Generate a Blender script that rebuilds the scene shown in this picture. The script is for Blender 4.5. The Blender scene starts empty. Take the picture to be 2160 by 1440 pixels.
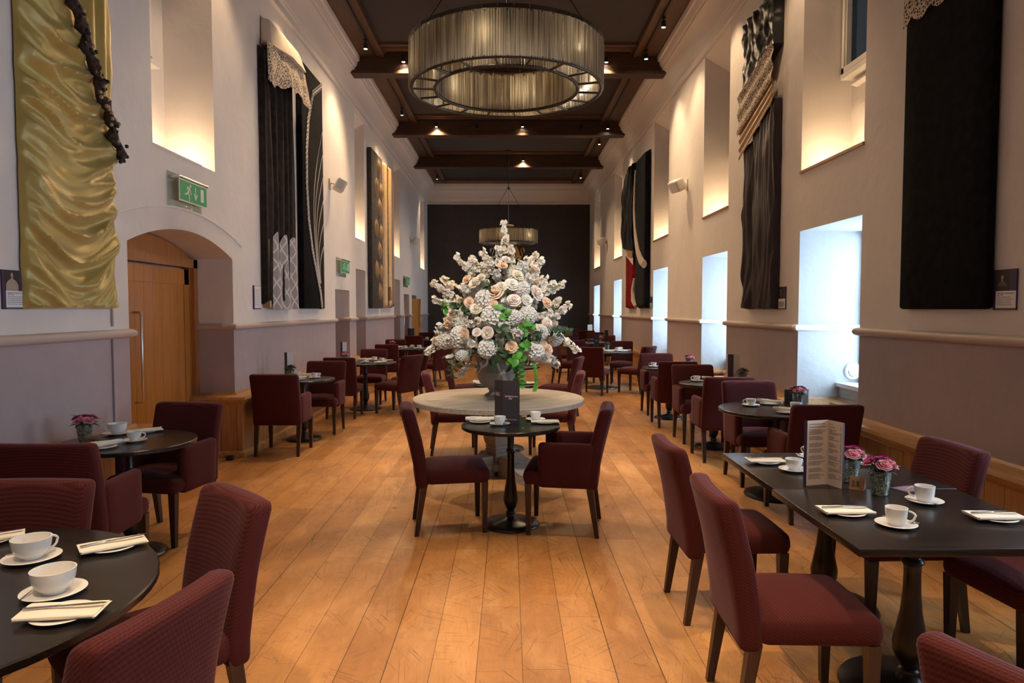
import bpy, bmesh, math, random
from mathutils import Vector, Matrix, noise
R = math.radians
PI = math.pi
random.seed(11)
sc = bpy.context.scene
col = sc.collection

# ------------------------------------------------------------------ camera, light, exposure
cam = bpy.data.cameras.new('camera')
cam.lens = 24.0
cam.sensor_width = 36.0
cam.clip_start = 0.05
camo = bpy.data.objects.new('camera', cam)
col.objects.link(camo)
camo.location = (0, 0, 1.6)
camo.rotation_euler = (PI / 2 - math.atan(68 / 1440), 0, -math.atan(7 / 1440))
sc.camera = camo
sc.view_settings.view_transform = 'Standard'
sc.view_settings.look = 'None'
sc.view_settings.gamma = 1.0
sc.view_settings.use_curve_mapping = False
sc.view_settings.exposure = 0.88

SKY = 6.6            # overcast daylight outside the windows
TRACK = 78.0         # warm track spotlights (W)
world = bpy.data.worlds.new('overcast_sky')
sc.world = world
world.use_nodes = True
wn = world.node_tree.nodes
wb = wn['Background']
wb.inputs[0].default_value = (0.63, 0.80, 1.0, 1)
wb.inputs[1].default_value = SKY

RECESS = [(5.82, 7.06), (9.39, 10.6), (12.9, 14.2), (18.15, 19.5), (22.5, 24.0)]
RECESS_R = [(-1.5, -0.1), (2.0, 3.5)] + RECESS
for a, b in RECESS_R:                      # portals in the lower window openings guide the sky's light
    pl = bpy.data.lights.new('window_daylight', 'AREA')
    pl.shape = 'RECTANGLE'; pl.size = 1.5; pl.size_y = b - a - 0.1
    pl.cycles.is_portal = True
    po = bpy.data.objects.new('window_daylight', pl)
    col.objects.link(po)
    po.location = (3.76, (a + b) / 2, 1.62)
    po.rotation_euler = (0, R(90), 0)       # shines towards -x


# ------------------------------------------------------------------ materials
def nt(m):
    m.use_nodes = True
    return m.node_tree.nodes, m.node_tree.links


def mat(name, c, rough=0.5, metal=0.0, bump=0.0, bscale=40.0, spec=0.5, var=0.0, vscale=6.0, coat=0.0, sheen=0.0,
        trans=0.0, stretch=(1, 1, 1), emit=None, estr=0.0, sss=0.0):
    m = bpy.data.materials.new(name)
    n, l = nt(m)
    b = n['Principled BSDF']
    b.inputs['Base Color'].default_value = (*c, 1)
    b.inputs['Roughness'].default_value = rough
    b.inputs['Metallic'].default_value = metal
    b.inputs['Specular IOR Level'].default_value = spec
    b.inputs['Coat Weight'].default_value = coat
    b.inputs['Sheen Weight'].default_value = sheen
    b.inputs['Transmission Weight'].default_value = trans
    if emit:
        b.inputs['Emission Color'].default_value = (*emit, 1)
        b.inputs['Emission Strength'].default_value = estr
    if bump or var:
        tc = n.new('ShaderNodeTexCoord')
        mp = n.new('ShaderNodeMapping')
        mp.inputs['Scale'].default_value = stretch
        l.new(tc.outputs['Object'], mp.inputs[0])
    if bump:
        t = n.new('ShaderNodeTexNoise')
        t.inputs['Scale'].default_value = bscale
        t.inputs['Detail'].default_value = 5
        l.new(mp.outputs[0], t.inputs['Vector'])
        bp = n.new('ShaderNodeBump')
        bp.inputs['Strength'].default_value = bump
        bp.inputs['Distance'].default_value = 0.02
        l.new(t.outputs[0], bp.inputs['Height'])
        l.new(bp.outputs[0], b.inputs['Normal'])
    if var:
        t2 = n.new('ShaderNodeTexNoise')
        t2.inputs['Scale'].default_value = vscale
        t2.inputs['Detail'].default_value = 6
        l.new(mp.outputs[0], t2.inputs['Vector'])
        r = n.new('ShaderNodeValToRGB')
        r.color_ramp.elements[0].position = 0.3
        r.color_ramp.elements[1].position = 0.7
        r.color_ramp.elements[0].color = (*[x * (1 - var) for x in c], 1)
        r.color_ramp.elements[1].color = (*[min(1, x * (1 + var)) for x in c], 1)
        l.new(t2.outputs[0], r.inputs[0])
        l.new(r.outputs[0], b.inputs['Base Color'])
    return m


def math_node(n, l, op, a, b=None):
    x = n.new('ShaderNodeMath'); x.operation = op
    for i, v in enumerate((a, b)):
        if v is None: continue
        if isinstance(v, (int, float)): x.inputs[i].default_value = v
        else: l.new(v, x.inputs[i])
    return x.outputs[0]


def mixc(n, l, fac, a, b, mode='MIX'):
    x = n.new('ShaderNodeMix'); x.data_type = 'RGBA'; x.blend_type = mode
    for sock, v in ((x.inputs[0], fac), (x.inputs[6], a), (x.inputs[7], b)):
        if isinstance(v, (int, float)): sock.default_value = v
        elif isinstance(v, tuple): sock.default_value = (*v, 1) if len(v) == 3 else v
        else: l.new(v, sock)
    return x.outputs[2]


def floor_material():
    m = bpy.data.materials.new('oak_floorboards')
    n, l = nt(m)
    b = n['Principled BSDF']
    tc = n.new('ShaderNodeTexCoord')
    sx = n.new('ShaderNodeSeparateXYZ'); l.new(tc.outputs['Object'], sx.inputs[0])
    PW, PL = 0.205, 2.1
    xr = math_node(n, l, 'DIVIDE', math_node(n, l, 'ADD', sx.outputs[0], 20.03), PW)
    row = math_node(n, l, 'FLOOR', xr); fx = math_node(n, l, 'FRACT', xr)

    def white(a, b=None):
        w = n.new('ShaderNodeTexWhiteNoise'); w.noise_dimensions = '2D'
        c_ = n.new('ShaderNodeCombineXYZ'); l.new(a, c_.inputs[0])
        if b is not None: l.new(b, c_.inputs[1])
        l.new(c_.outputs[0], w.inputs['Vector']); return w.outputs[0]
    rnd_row = white(row)
    yr = math_node(n, l, 'ADD', math_node(n, l, 'DIVIDE', math_node(n, l, 'ADD', sx.outputs[1], 20.0), PL), math_node(n, l, 'MULTIPLY', rnd_row, 7.3))
    colm = math_node(n, l, 'FLOOR', yr); fy = math_node(n, l, 'FRACT', yr)
    tone = white(row, colm)
    gap = math_node(n, l, 'ADD', math_node(n, l, 'MULTIPLY', math_node(n, l, 'POWER', rnd_row, 5.0), 0.022), 0.014)
    seam = math_node(n, l, 'MAXIMUM', math_node(n, l, 'LESS_THAN', fx, gap), math_node(n, l, 'LESS_THAN', fy, 0.0011))
    base = mixc(n, l, tone, (0.42, 0.175, 0.047), (0.66, 0.325, 0.108))

    def tex(kind, sc_, stretch, detail=5, rough=0.6, dist=0.0, rot=0.0):
        q = n.new('ShaderNodeMapping'); q.inputs['Scale'].default_value = stretch
        q.vector_type = 'TEXTURE' if rot else 'POINT'
        if rot:
            q.inputs['Scale'].default_value = tuple(1 / x for x in stretch)
            q.inputs['Rotation'].default_value = (0, 0, R(rot))
        l.new(tc.outputs['Object'], q.inputs[0])
        t = n.new('ShaderNodeTexNoise')
        t.inputs['Scale'].default_value = sc_; t.inputs['Detail'].default_value = detail
        t.inputs['Roughness'].default_value = rough; t.inputs['Distortion'].default_value = dist
        l.new(q.outputs[0], t.inputs['Vector'])
        return t.outputs[0]

    def ramp(v, p0, p1, c0=(0, 0, 0), c1=(1, 1, 1)):
        r = n.new('ShaderNodeValToRGB')
        r.color_ramp.elements[0].position = p0; r.color_ramp.elements[1].position = p1
        r.color_ramp.elements[0].color = (*c0, 1); r.color_ramp.elements[1].color = (*c1, 1)
        l.new(v, r.inputs[0]); return r.outputs[0]
    grain = ramp(tex('n', 9, (14, 0.9, 1), 8, 0.7, 0.6), 0.3, 0.75)
    c = mixc(n, l, math_node(n, l, 'MULTIPLY', grain, 0.35), base, (0.30, 0.115, 0.028))
    blot = ramp(tex('n', 1.4, (1.6, 0.7, 1), 5), 0.42, 0.72)
    c = mixc(n, l, math_node(n, l, 'MULTIPLY', blot, 0.65), c, (0.235, 0.105, 0.042))
    lite = ramp(tex('n', 2.3, (2.4, 0.8, 1), 4), 0.5, 0.72)
    c = mixc(n, l, math_node(n, l, 'MULTIPLY', lite, 0.45), c, (0.74, 0.41, 0.17))
    wear = ramp(tex('n', 5.0, (1.5, 1.0, 1), 9, 0.75, 0.8), 0.58, 0.72)
    c = mixc(n, l, math_node(n, l, 'MULTIPLY', wear, 0.75), c, (0.14, 0.06, 0.02))
    knots = n.new('ShaderNodeTexVoronoi'); knots.inputs['Scale'].default_value = 1.7
    l.new(tc.outputs['Object'], knots.inputs['Vector'])
    kn = ramp(knots.outputs['Distance'], 0.02, 0.045, (1, 1, 1), (0, 0, 0))
    c = mixc(n, l, math_node(n, l, 'MULTIPLY', kn, 0.8), c, (0.07, 0.03, 0.012))
    fib = ramp(tex('n', 26, (7, 0.30, 1), 4, 0.6, 0.2), 0.60, 0.70)
    c = mixc(n, l, math_node(n, l, 'MULTIPLY', fib, 0.45), c, (0.16, 0.065, 0.02))
    # scuffs: thin contour lines of noise fields, broken up by a second noise
    for rot, st, th in ((8, (120, 2.0, 1), 0.636), (-17, (140, 2.4, 1), 0.641), (34, (130, 2.6, 1), 0.641), (63, (130, 2.8, 1), 0.646), (-48, (120, 2.3, 1), 0.641), (88, (150, 3.2, 1), 0.651)):
        f = tex('n', 1.0, st, 2, 0.5, 0.25, rot)
        line = ramp(f, th, th + 0.015)
        brk = ramp(tex('n', 1.3 + abs(rot) * 0.01, (1, 1, 1), 3), 0.50, 0.60)
        c = mixc(n, l, math_node(n, l, 'MULTIPLY', math_node(n, l, 'MULTIPLY', line, brk), 0.62), c, (0.085, 0.036, 0.013))
    c = mixc(n, l, math_node(n, l, 'MULTIPLY', seam, 0.9), c, (0.045, 0.018, 0.007))
    l.new(c, b.inputs['Base Color'])
    rr = math_node(n, l, 'ADD', math_node(n, l, 'MULTIPLY', blot, 0.2), 0.36)
    l.new(rr, b.inputs['Roughness'])
    b.inputs['Specular IOR Level'].default_value = 0.42
    bp = n.new('ShaderNodeBump'); bp.inputs['Strength'].default_value = 0.25; bp.inputs['Distance'].default_value = 0.01
    h = math_node(n, l, 'ADD', math_node(n, l, 'MULTIPLY', grain, -0.12), math_node(n, l, 'MULTIPLY', seam, -1.0))
    l.new(h, bp.inputs['Height']); l.new(bp.outputs[0], b.inputs['Normal'])
    return m


def fabric_material(name, dark, light, sheen=0.3):
    m = bpy.data.materials.new(name)
    n, l = nt(m)
    b = n['Principled BSDF']
    tc = n.new('ShaderNodeTexCoord')
    sx = n.new('ShaderNodeSeparateXYZ'); l.new(tc.outputs['Object'], sx.inputs[0])
    k = 2 * PI / 0.0125
    u = math_node(n, l, 'ADD', sx.outputs[0], math_node(n, l, 'MULTIPLY', sx.outputs[1], 0.55))
    v = math_node(n, l, 'ADD', sx.outputs[2], math_node(n, l, 'MULTIPLY', sx.outputs[1], 1.0))
    su = math_node(n, l, 'SINE', math_node(n, l, 'MULTIPLY', u, k))
    sv = math_node(n, l, 'SINE', math_node(n, l, 'MULTIPLY', v, k))
    p = math_node(n, l, 'ADD', math_node(n, l, 'MULTIPLY', math_node(n, l, 'MULTIPLY', su, sv), 0.22),
                  math_node(n, l, 'ADD', math_node(n, l, 'MULTIPLY', sv, 0.28), 0.5))
    nz = n.new('ShaderNodeTexNoise'); nz.inputs['Scale'].default_value = 220; nz.inputs['Detail'].default_value = 3
    l.new(tc.outputs['Object'], nz.inputs['Vector'])
    p2 = math_node(n, l, 'ADD', math_node(n, l, 'MULTIPLY', p, 0.8), math_node(n, l, 'MULTIPLY', nz.outputs[0], 0.3))
    c = mixc(n, l, p2, dark, light)
    l.new(c, b.inputs['Base Color'])
    b.inputs['Roughness'].default_value = 0.9
    b.inputs['Specular IOR Level'].default_value = 0.15
    b.inputs['Sheen Weight'].default_value = sheen
    b.inputs['Sheen Roughness'].default_value = 0.35
    b.inputs['Sheen Tint'].default_value = (0.9, 0.6, 0.75, 1)
    bp = n.new('ShaderNodeBump'); bp.inputs['Strength'].default_value = 0.35; bp.inputs['Distance'].default_value = 0.003
    l.new(p2, bp.inputs['Height']); l.new(bp.outputs[0], b.inputs['Normal'])
    return m


def wood_material(name, c0, c1, rough=0.35, axis='Z', plank=0.0, spec=0.4):
    m = bpy.data.materials.new(name)
    n, l = nt(m)
    b = n['Principled BSDF']
    tc = n.new('ShaderNodeTexCoord')
    mp = n.new('ShaderNodeMapping')
    s = {'X': (0.8, 12, 12), 'Y': (12, 0.8, 12), 'Z': (12, 12, 0.8)}[axis]
    mp.inputs['Scale'].default_value = s
    l.new(tc.outputs['Object'], mp.inputs[0])
    t = n.new('ShaderNodeTexNoise'); t.inputs['Scale'].default_value = 3.5; t.inputs['Detail'].default_value = 7
    t.inputs['Distortion'].default_value = 0.7
    l.new(mp.outputs[0], t.inputs['Vector'])
    r = n.new('ShaderNodeValToRGB')
    r.color_ramp.elements[0].position = 0.3; r.color_ramp.elements[1].position = 0.7
    r.color_ramp.elements[0].color = (*c0, 1); r.color_ramp.elements[1].color = (*c1, 1)
    l.new(t.outputs[0], r.inputs[0])
    out = r.outputs[0]
    if plank:
        sx = n.new('ShaderNodeSeparateXYZ'); l.new(tc.outputs['Object'], sx.inputs[0])
        u = math_node(n, l, 'ADD', sx.outputs[0], sx.outputs[1])
        f = math_node(n, l, 'FRACT', math_node(n, l, 'DIVIDE', math_node(n, l, 'ADD', u, 50.0), plank))
        g = math_node(n, l, 'LESS_THAN', f, 0.045)
        out = mixc(n, l, math_node(n, l, 'MULTIPLY', g, 0.75), out, tuple(x * 0.25 for x in c0))
        fl = math_node(n, l, 'FLOOR', math_node(n, l, 'DIVIDE', math_node(n, l, 'ADD', u, 50.0), plank))
        wnz = n.new('ShaderNodeTexWhiteNoise'); wnz.noise_dimensions = '1D'; l.new(fl, wnz.inputs['W'])
        out = mixc(n, l, math_node(n, l, 'MULTIPLY', wnz.outputs[0], 0.3), out, c1)
    l.new(out, b.inputs['Base Color'])
    b.inputs['Roughness'].default_value = rough
    b.inputs['Specular IOR Level'].default_value = spec
    return m


def lace_material(name, c_lace, c_back, scale=60.0, thr=0.35):
    m = bpy.data.materials.new(name)
    n, l = nt(m)
    b = n['Principled BSDF']
    tc = n.new('ShaderNodeTexCoord')
    v = n.new('ShaderNodeTexVoronoi'); v.feature = 'DISTANCE_TO_EDGE'; v.inputs['Scale'].default_value = scale
    l.new(tc.outputs['Object'], v.inputs['Vector'])
    w = n.new('ShaderNodeTexNoise'); w.inputs['Scale'].default_value = scale * 0.25; w.inputs['Detail'].default_value = 3
    l.new(tc.outputs['Object'], w.inputs['Vector'])
    f = math_node(n, l, 'GREATER_THAN', math_node(n, l, 'ADD', v.outputs['Distance'], math_node(n, l, 'MULTIPLY', w.outputs[0], 0.25)), thr)
    l.new(mixc(n, l, f, c_lace, c_back), b.inputs['Base Color'])
    b.inputs['Roughness'].default_value = 0.85
    bp = n.new('ShaderNodeBump'); bp.inputs['Strength'].default_value = 0.5; bp.inputs['Distance'].default_value = 0.004; bp.invert = True
    l.new(f, bp.inputs['Height']); l.new(bp.outputs[0], b.inputs['Normal'])
    return m


def lattice_material(name, c_line, c_in):
    m = bpy.data.materials.new(name)
    n, l = nt(m)
    b = n['Principled BSDF']
    tc = n.new('ShaderNodeTexCoord')
    sx = n.new('ShaderNodeSeparateXYZ'); l.new(tc.outputs['Object'], sx.inputs[0])
    nz = n.new('ShaderNodeTexNoise'); nz.inputs['Scale'].default_value = 3.0
    l.new(tc.outputs['Object'], nz.inputs['Vector'])
    wob = math_node(n, l, 'MULTIPLY', math_node(n, l, 'SUBTRACT', nz.outputs[0], 0.5), 1.6)
    a = math_node(n, l, 'MULTIPLY', sx.outputs[1], 2 * PI / 0.24)
    c = math_node(n, l, 'MULTIPLY', sx.outputs[2], 2 * PI / 0.22)
    s1 = math_node(n, l, 'ABSOLUTE', math_node(n, l, 'SINE', math_node(n, l, 'ADD', math_node(n, l, 'MULTIPLY', math_node(n, l, 'ADD', a, c), 0.5), wob)))
    s2 = math_node(n, l, 'ABSOLUTE', math_node(n, l, 'SINE', math_node(n, l, 'ADD', math_node(n, l, 'MULTIPLY', math_node(n, l, 'SUBTRACT', a, c), 0.5), wob)))
    mn = math_node(n, l, 'MINIMUM', s1, s2)
    f = math_node(n, l, 'LESS_THAN', mn, 0.22)
    l.new(mixc(n, l, f, c_in, c_line), b.inputs['Base Color'])
    b.inputs['Roughness'].default_value = 0.85
    return m


def facing(n, l, base):
    lw = n.new('ShaderNodeLayerWeight'); lw.inputs[0].default_value = 0.5
    return math_node(n, l, 'ADD', math_node(n, l, 'MULTIPLY', math_node(n, l, 'POWER', lw.outputs['Facing'], 4.0), 0.6), base)


def glass_pane_material():
    m = bpy.data.materials.new('window_glass')
    n, l = nt(m)
    out = n['Material Output']
    n.remove(n['Principled BSDF'])
    tr = n.new('ShaderNodeBsdfTransparent'); tr.inputs[0].default_value = (0.93, 0.96, 0.97, 1)
    gl = n.new('ShaderNodeBsdfGlossy'); gl.inputs['Roughness'].default_value = 0.02
    mx = n.new('ShaderNodeMixShader')
    l.new(facing(n, l, 0.04), mx.inputs[0]); l.new(tr.outputs[0], mx.inputs[1]); l.new(gl.outputs[0], mx.inputs[2])
    l.new(mx.outputs[0], out.inputs[0])
    return m


def crystal_material(name, tint, rough=0.15, clear=0.3, body=(0.62, 0.52, 0.36), streak=False, base=0.05, mottle=False):
    m = bpy.data.materials.new(name)
    n, l = nt(m)
    out = n['Material Output']
    n.remove(n['Principled BSDF'])
    tr = n.new('ShaderNodeBsdfTransparent'); tr.inputs[0].default_value = (*tint, 1)
    tl = n.new('ShaderNodeBsdfTranslucent'); tl.inputs[0].default_value = (*body, 1)
    df = n.new('ShaderNodeBsdfDiffuse'); df.inputs[0].default_value = (*body, 1)
    gl = n.new('ShaderNodeBsdfGlossy'); gl.inputs['Roughness'].default_value = rough
    a = n.new('ShaderNodeMixShader'); a.inputs[0].default_value = 0.5
    l.new(tl.outputs[0], a.inputs[1]); l.new(df.outputs[0], a.inputs[2])
    c = n.new('ShaderNodeMixShader'); c.inputs[0].default_value = clear
    l.new(a.outputs[0], c.inputs[1]); l.new(tr.outputs[0], c.inputs[2])
    if mottle:
        tc = n.new('ShaderNodeTexCoord')
        tn = n.new('ShaderNodeTexNoise'); tn.inputs['Scale'].default_value = 170; tn.inputs['Detail'].default_value = 3
        l.new(tc.outputs['Object'], tn.inputs['Vector'])
        rp = n.new('ShaderNodeValToRGB')
        rp.color_ramp.elements[0].position = 0.40; rp.color_ramp.elements[1].position = 0.62
        rp.color_ramp.elements[0].color = (0.035, 0.04, 0.025, 1); rp.color_ramp.elements[1].color = (0.72, 0.76, 0.60, 1)
        l.new(tn.outputs[0], rp.inputs[0])
        l.new(rp.outputs[0], tl.inputs[0]); l.new(rp.outputs[0], df.inputs[0])
    if streak:
        tc = n.new('ShaderNodeTexCoord'); oi = n.new('ShaderNodeObjectInfo')
        sx = n.new('ShaderNodeSeparateXYZ'); l.new(tc.outputs['Object'], sx.inputs[0])
        cb = n.new('ShaderNodeCombineXYZ')
        l.new(math_node(n, l, 'MULTIPLY', sx.outputs[1], 210.0), cb.inputs[0])
        l.new(math_node(n, l, 'MULTIPLY', oi.outputs['Random'], 90.0), cb.inputs[1])
        l.new(math_node(n, l, 'MULTIPLY', sx.outputs[2], 1.5), cb.inputs[2])
        tn = n.new('ShaderNodeTexNoise'); tn.inputs['Scale'].default_value = 1.0; tn.inputs['Detail'].default_value = 2
        l.new(cb.outputs[0], tn.inputs['Vector'])
        rp = n.new('ShaderNodeValToRGB')
        rp.color_ramp.elements[0].position = 0.36; rp.color_ramp.elements[1].position = 0.62
        rp.color_ramp.elements[0].color = (*[q * 0.30 for q in body], 1); rp.color_ramp.elements[1].color = (*[min(1, q * 1.35) for q in body], 1)
        l.new(tn.outputs[0], rp.inputs[0])
        l.new(rp.outputs[0], tl.inputs[0]); l.new(rp.outputs[0], df.inputs[0])
    e = n.new('ShaderNodeMixShader')
    l.new(facing(n, l, base), e.inputs[0]); l.new(c.outputs[0], e.inputs[1]); l.new(gl.outputs[0], e.inputs[2])
    l.new(e.outputs[0], out.inputs[0])
    return m


M = {}
M['floor'] = floor_material()
M['white'] = mat('white_plaster', (0.74, 0.70, 0.67), 0.85, bump=0.25, bscale=9, var=0.03, vscale=3)
M['mauve'] = mat('mauve_paint', (0.42, 0.345, 0.355), 0.8, bump=0.2, bscale=9, var=0.03)
M['reveal'] = mat('window_reveal_paint', (0.50, 0.505, 0.51), 0.85, bump=0.4, bscale=7)  # white recess paint, its colour darkened so the daylight on it does not burn out
M['rail'] = mat('dado_rail_paint', (0.52, 0.42, 0.37), 0.5)
M['railw'] = mat('white_gloss_paint', (0.82, 0.82, 0.82), 0.35)
M['farwall'] = mat('dark_brown_paint', (0.052, 0.044, 0.042), 0.85, var=0.08)
M['ceil'] = mat('dark_ceiling_paint', (0.044, 0.036, 0.034), 0.9)
M['beam'] = wood_material('dark_stained_beam', (0.036, 0.018, 0.010), (0.075, 0.036, 0.018), 0.5, 'X')
M['board'] = wood_material('brown_ceiling_board', (0.075, 0.034, 0.015), (0.13, 0.062, 0.028), 0.5, 'Y')
M['cream'] = mat('cream_cornice_paint', (0.74, 0.68, 0.62), 0.7)
M['oak'] = wood_material('oak_panelling', (0.36, 0.17, 0.058), (0.52, 0.28, 0.11), 0.35, 'Z', plank=0.17)
M['oakcap'] = wood_material('oak_cap', (0.36, 0.17, 0.058), (0.52, 0.28, 0.11), 0.3, 'Y')
M['door'] = wood_material('honey_oak_door', (0.44, 0.175, 0.03), (0.58, 0.26, 0.06), 0.3, 'Z', plank=0.165)
M['doorframe'] = wood_material('oak_door_frame', (0.34, 0.13, 0.035), (0.46, 0.20, 0.06), 0.3, 'Z')
M['brass'] = mat('steel', (0.62, 0.60, 0.57), 0.28, 1.0)
M['fabric'] = fabric_material('maroon_weave', (0.030, 0.0055, 0.0065), (0.108, 0.023, 0.020), 0.18)
M['legwood'] = wood_material('dark_chair_leg', (0.035, 0.017, 0.012), (0.065, 0.034, 0.025), 0.35, 'Z')
M['tabletop'] = wood_material('dark_table_top', (0.012, 0.0095, 0.0095), (0.022, 0.017, 0.0165), 0.27, 'X', spec=0.5)
M['tableleg'] = mat('black_painted_iron', (0.014, 0.012, 0.012), 0.3, spec=0.5)
M['greywood'] = wood_material('weathered_grey_oak', (0.19, 0.16, 0.13), (0.31, 0.265, 0.22), 0.65, 'X')
M['urn'] = mat('grey_stone', (0.27, 0.235, 0.21), 0.85, bump=0.3, bscale=18, var=0.15, vscale=9)
M['china'] = mat('white_china', (0.80, 0.79, 0.77), 0.12, spec=0.5)
M['napkin'] = mat('ivory_napkin', (0.82, 0.77, 0.67), 0.9, bump=0.1, bscale=200)
M['cutlery'] = mat('polished_steel', (0.62, 0.60, 0.58), 0.2, 1.0)
M['menublack'] = mat('black_menu_card', (0.030, 0.024, 0.030), 0.55)
M['menucream'] = mat('cream_menu_paper', (0.72, 0.60, 0.50), 0.8)
M['menuwhite'] = mat('white_menu_paper', (0.8, 0.8, 0.82), 0.8)
M['ink'] = mat('dark_print', (0.10, 0.07, 0.07), 0.8)
M['inkpink'] = mat('pale_pink_print', (0.68, 0.50, 0.55), 0.8)
M['inkgold'] = mat('gold_print', (0.75, 0.55, 0.30), 0.6)
M['purple'] = mat('purple_card', (0.045, 0.022, 0.075), 0.5)
M['cardgrey'] = mat('dark_grey_band', (0.10, 0.11, 0.12), 0.6)
M['blockwood'] = wood_material('brown_number_block', (0.14, 0.06, 0.03), (0.24, 0.11, 0.055), 0.5, 'X')
M['crystal'] = crystal_material('crystal_rods', (0.85, 0.82, 0.75), 0.2, 0.16, (0.56, 0.50, 0.39), True)
M['vaseglass'] = crystal_material('mercury_glass', (0.80, 0.85, 0.76), 0.06, 0.35, (0.42, 0.45, 0.34), base=0.16, mottle=True)
M['ring'] = mat('dark_bronze', (0.065, 0.052, 0.042), 0.38, 0.8)
M['track'] = mat('black_track', (0.018, 0.014, 0.012), 0.5)
M['lamp'] = mat('lit_lamp_lens', (1, 0.9, 0.75), 0.5, emit=(1.0, 0.86, 0.66), estr=60)
M['lampoff'] = mat('unlit_lamp_lens', (0.3, 0.3, 0.3), 0.2)
M['green'] = mat('exit_green', (0.012, 0.17, 0.055), 0.4, emit=(0.012, 0.17, 0.055), estr=0.25)
M['signwhite'] = mat('sign_white', (0.75, 0.78, 0.72), 0.5)
M['perspex'] = crystal_material('clear_perspex', (0.92, 0.95, 0.92), 0.05, 0.92, (0.7, 0.75, 0.7))
M['speaker'] = mat('white_speaker_plastic', (0.72, 0.69, 0.64), 0.5)
M['silk'] = mat('gold_silk', (0.46, 0.345, 0.095), 0.40, metal=0.22, spec=0.6, var=0.10, vscale=2.5, sheen=0.2)
M['velvet'] = mat('black_velvet', (0.0065, 0.007, 0.009), 0.95, spec=0.06, var=0.5, vscale=14, sheen=0.03)
M['browncloth'] = mat('dark_brown_velvet', (0.022, 0.017, 0.016), 0.85, spec=0.12, var=0.4, vscale=12, sheen=0.05)
M['plumsatin'] = mat('dark_plum_satin', (0.026, 0.016, 0.020), 0.5, spec=0.35)
M['blacksatin'] = mat('black_satin', (0.009, 0.010, 0.013), 0.45, spec=0.4)
M['navy'] = mat('blue_black_velvet', (0.008, 0.0105, 0.016), 0.8, spec=0.1, var=0.5, vscale=12, sheen=0.03)
M['lace'] = lace_material('ivory_lace', (0.66, 0.56, 0.45), (0.06, 0.05, 0.045), 34, 0.27)
M['ivory'] = mat('ivory_linen', (0.70, 0.60, 0.49), 0.85, bump=0.15, bscale=120)
M['lattice'] = lattice_material('grey_lattice_lace', (0.62, 0.60, 0.60), (0.30, 0.29, 0.31))
M['bead'] = mat('pearl_beads', (0.72, 0.66, 0.60), 0.35)
M['trimbrown'] = mat('dark_brown_trim', (0.045, 0.028, 0.022), 0.8, bump=0.6, bscale=40, var=0.5, vscale=30)
M['trimgold'] = mat('gold_trim_knots', (0.42, 0.28, 0.15), 0.6)
M['goldcloth'] = mat('antique_gold_cloth', (0.40, 0.24, 0.08), 0.45, spec=0.6, var=0.25, vscale=25, stretch=(1, 8, 1))
M['brocade'] = lace_material('charcoal_brocade', (0.075, 0.062, 0.055), (0.035, 0.028, 0.026), 22, 0.25)
M['palegold'] = mat('pale_gold_satin', (0.70, 0.49, 0.26), 0.45, spec=0.6, var=0.12, vscale=12)
M['maroonvelvet'] = mat('maroon_velvet', (0.075, 0.018, 0.012), 0.8, sheen=0.4, var=0.4, vscale=20)
M['red'] = mat('crimson_velvet', (0.20, 0.006, 0.008), 0.8, spec=0.1, sheen=0.0, var=0.2, vscale=8)
M['ermine'] = mat('white_fur', (0.70, 0.61, 0.53), 0.95, bump=0.4, bscale=60)
M['petalw'] = mat('white_petal', (0.86, 0.83, 0.78), 0.7)
M['petalc'] = mat('cream_petal', (0.86, 0.77, 0.63), 0.7)
M['petalp'] = mat('peach_petal', (0.88, 0.63, 0.46), 0.7)
M['petalb'] = mat('blush_petal', (0.88, 0.76, 0.69), 0.7)
M['pink'] = mat('pink_petal', (0.75, 0.27, 0.36), 0.7)
M['magenta'] = mat('magenta_petal', (0.46, 0.018, 0.20), 0.7)
M['leafd'] = mat('dark_green_leaf', (0.022, 0.055, 0.020), 0.5, var=0.4, vscale=12)
M['leafb'] = mat('bright_green_leaf', (0.07, 0.27, 0.028), 0.45, var=0.3, vscale=12)
M['sage'] = mat('grey_green_leaf', (0.09, 0.13, 0.11), 0.6, var=0.3, vscale=20)
M['stem'] = mat('brown_stem', (0.09, 0.055, 0.03), 0.8)
M['pollen'] = mat('yellow_flower_eye', (0.55, 0.36, 0.08), 0.8)
M['frame'] = mat('white_window_frame', (0.78, 0.76, 0.72), 0.4)
M['pane'] = glass_pane_material()
M['skin'] = mat('printed_skin_tone', (0.50, 0.34, 0.26), 0.7)
M['printdark'] = mat('printed_dark_ground', (0.025, 0.018, 0.016), 0.6)
M['printdress'] = mat('printed_pale_dress', (0.42, 0.33, 0.25), 0.7)
M['printgrey'] = mat('printed_grey_bodice', (0.10, 0.10, 0.12), 0.7)
M['gilt'] = mat('gilt_relief', (0.72, 0.36, 0.09), 0.4, 0.3)
M['silverrelief'] = mat('silvered_relief', (0.62, 0.58, 0.52), 0.4)
M['redshield'] = mat('red_shield_paint', (0.32, 0.08, 0.03), 0.5)
M['greenrelief'] = mat('green_painted_relief', (0.03, 0.14, 0.05), 0.6)
M['black'] = mat('matt_black', (0.012, 0.012, 0.012), 0.6)
M['plaster'] = mat('white_round_cover', (0.85, 0.85, 0.85), 0.4)


for k_ in ('petalw', 'petalc', 'petalp', 'petalb', 'pink', 'magenta'):
    b_ = M[k_].node_tree.nodes['Principled BSDF']
    b_.inputs['Subsurface Weight'].default_value = 0.6
    b_.inputs['Subsurface Radius'].default_value = (0.03, 0.022, 0.016)
    b_.inputs['Subsurface Scale'].default_value = 0.6


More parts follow.
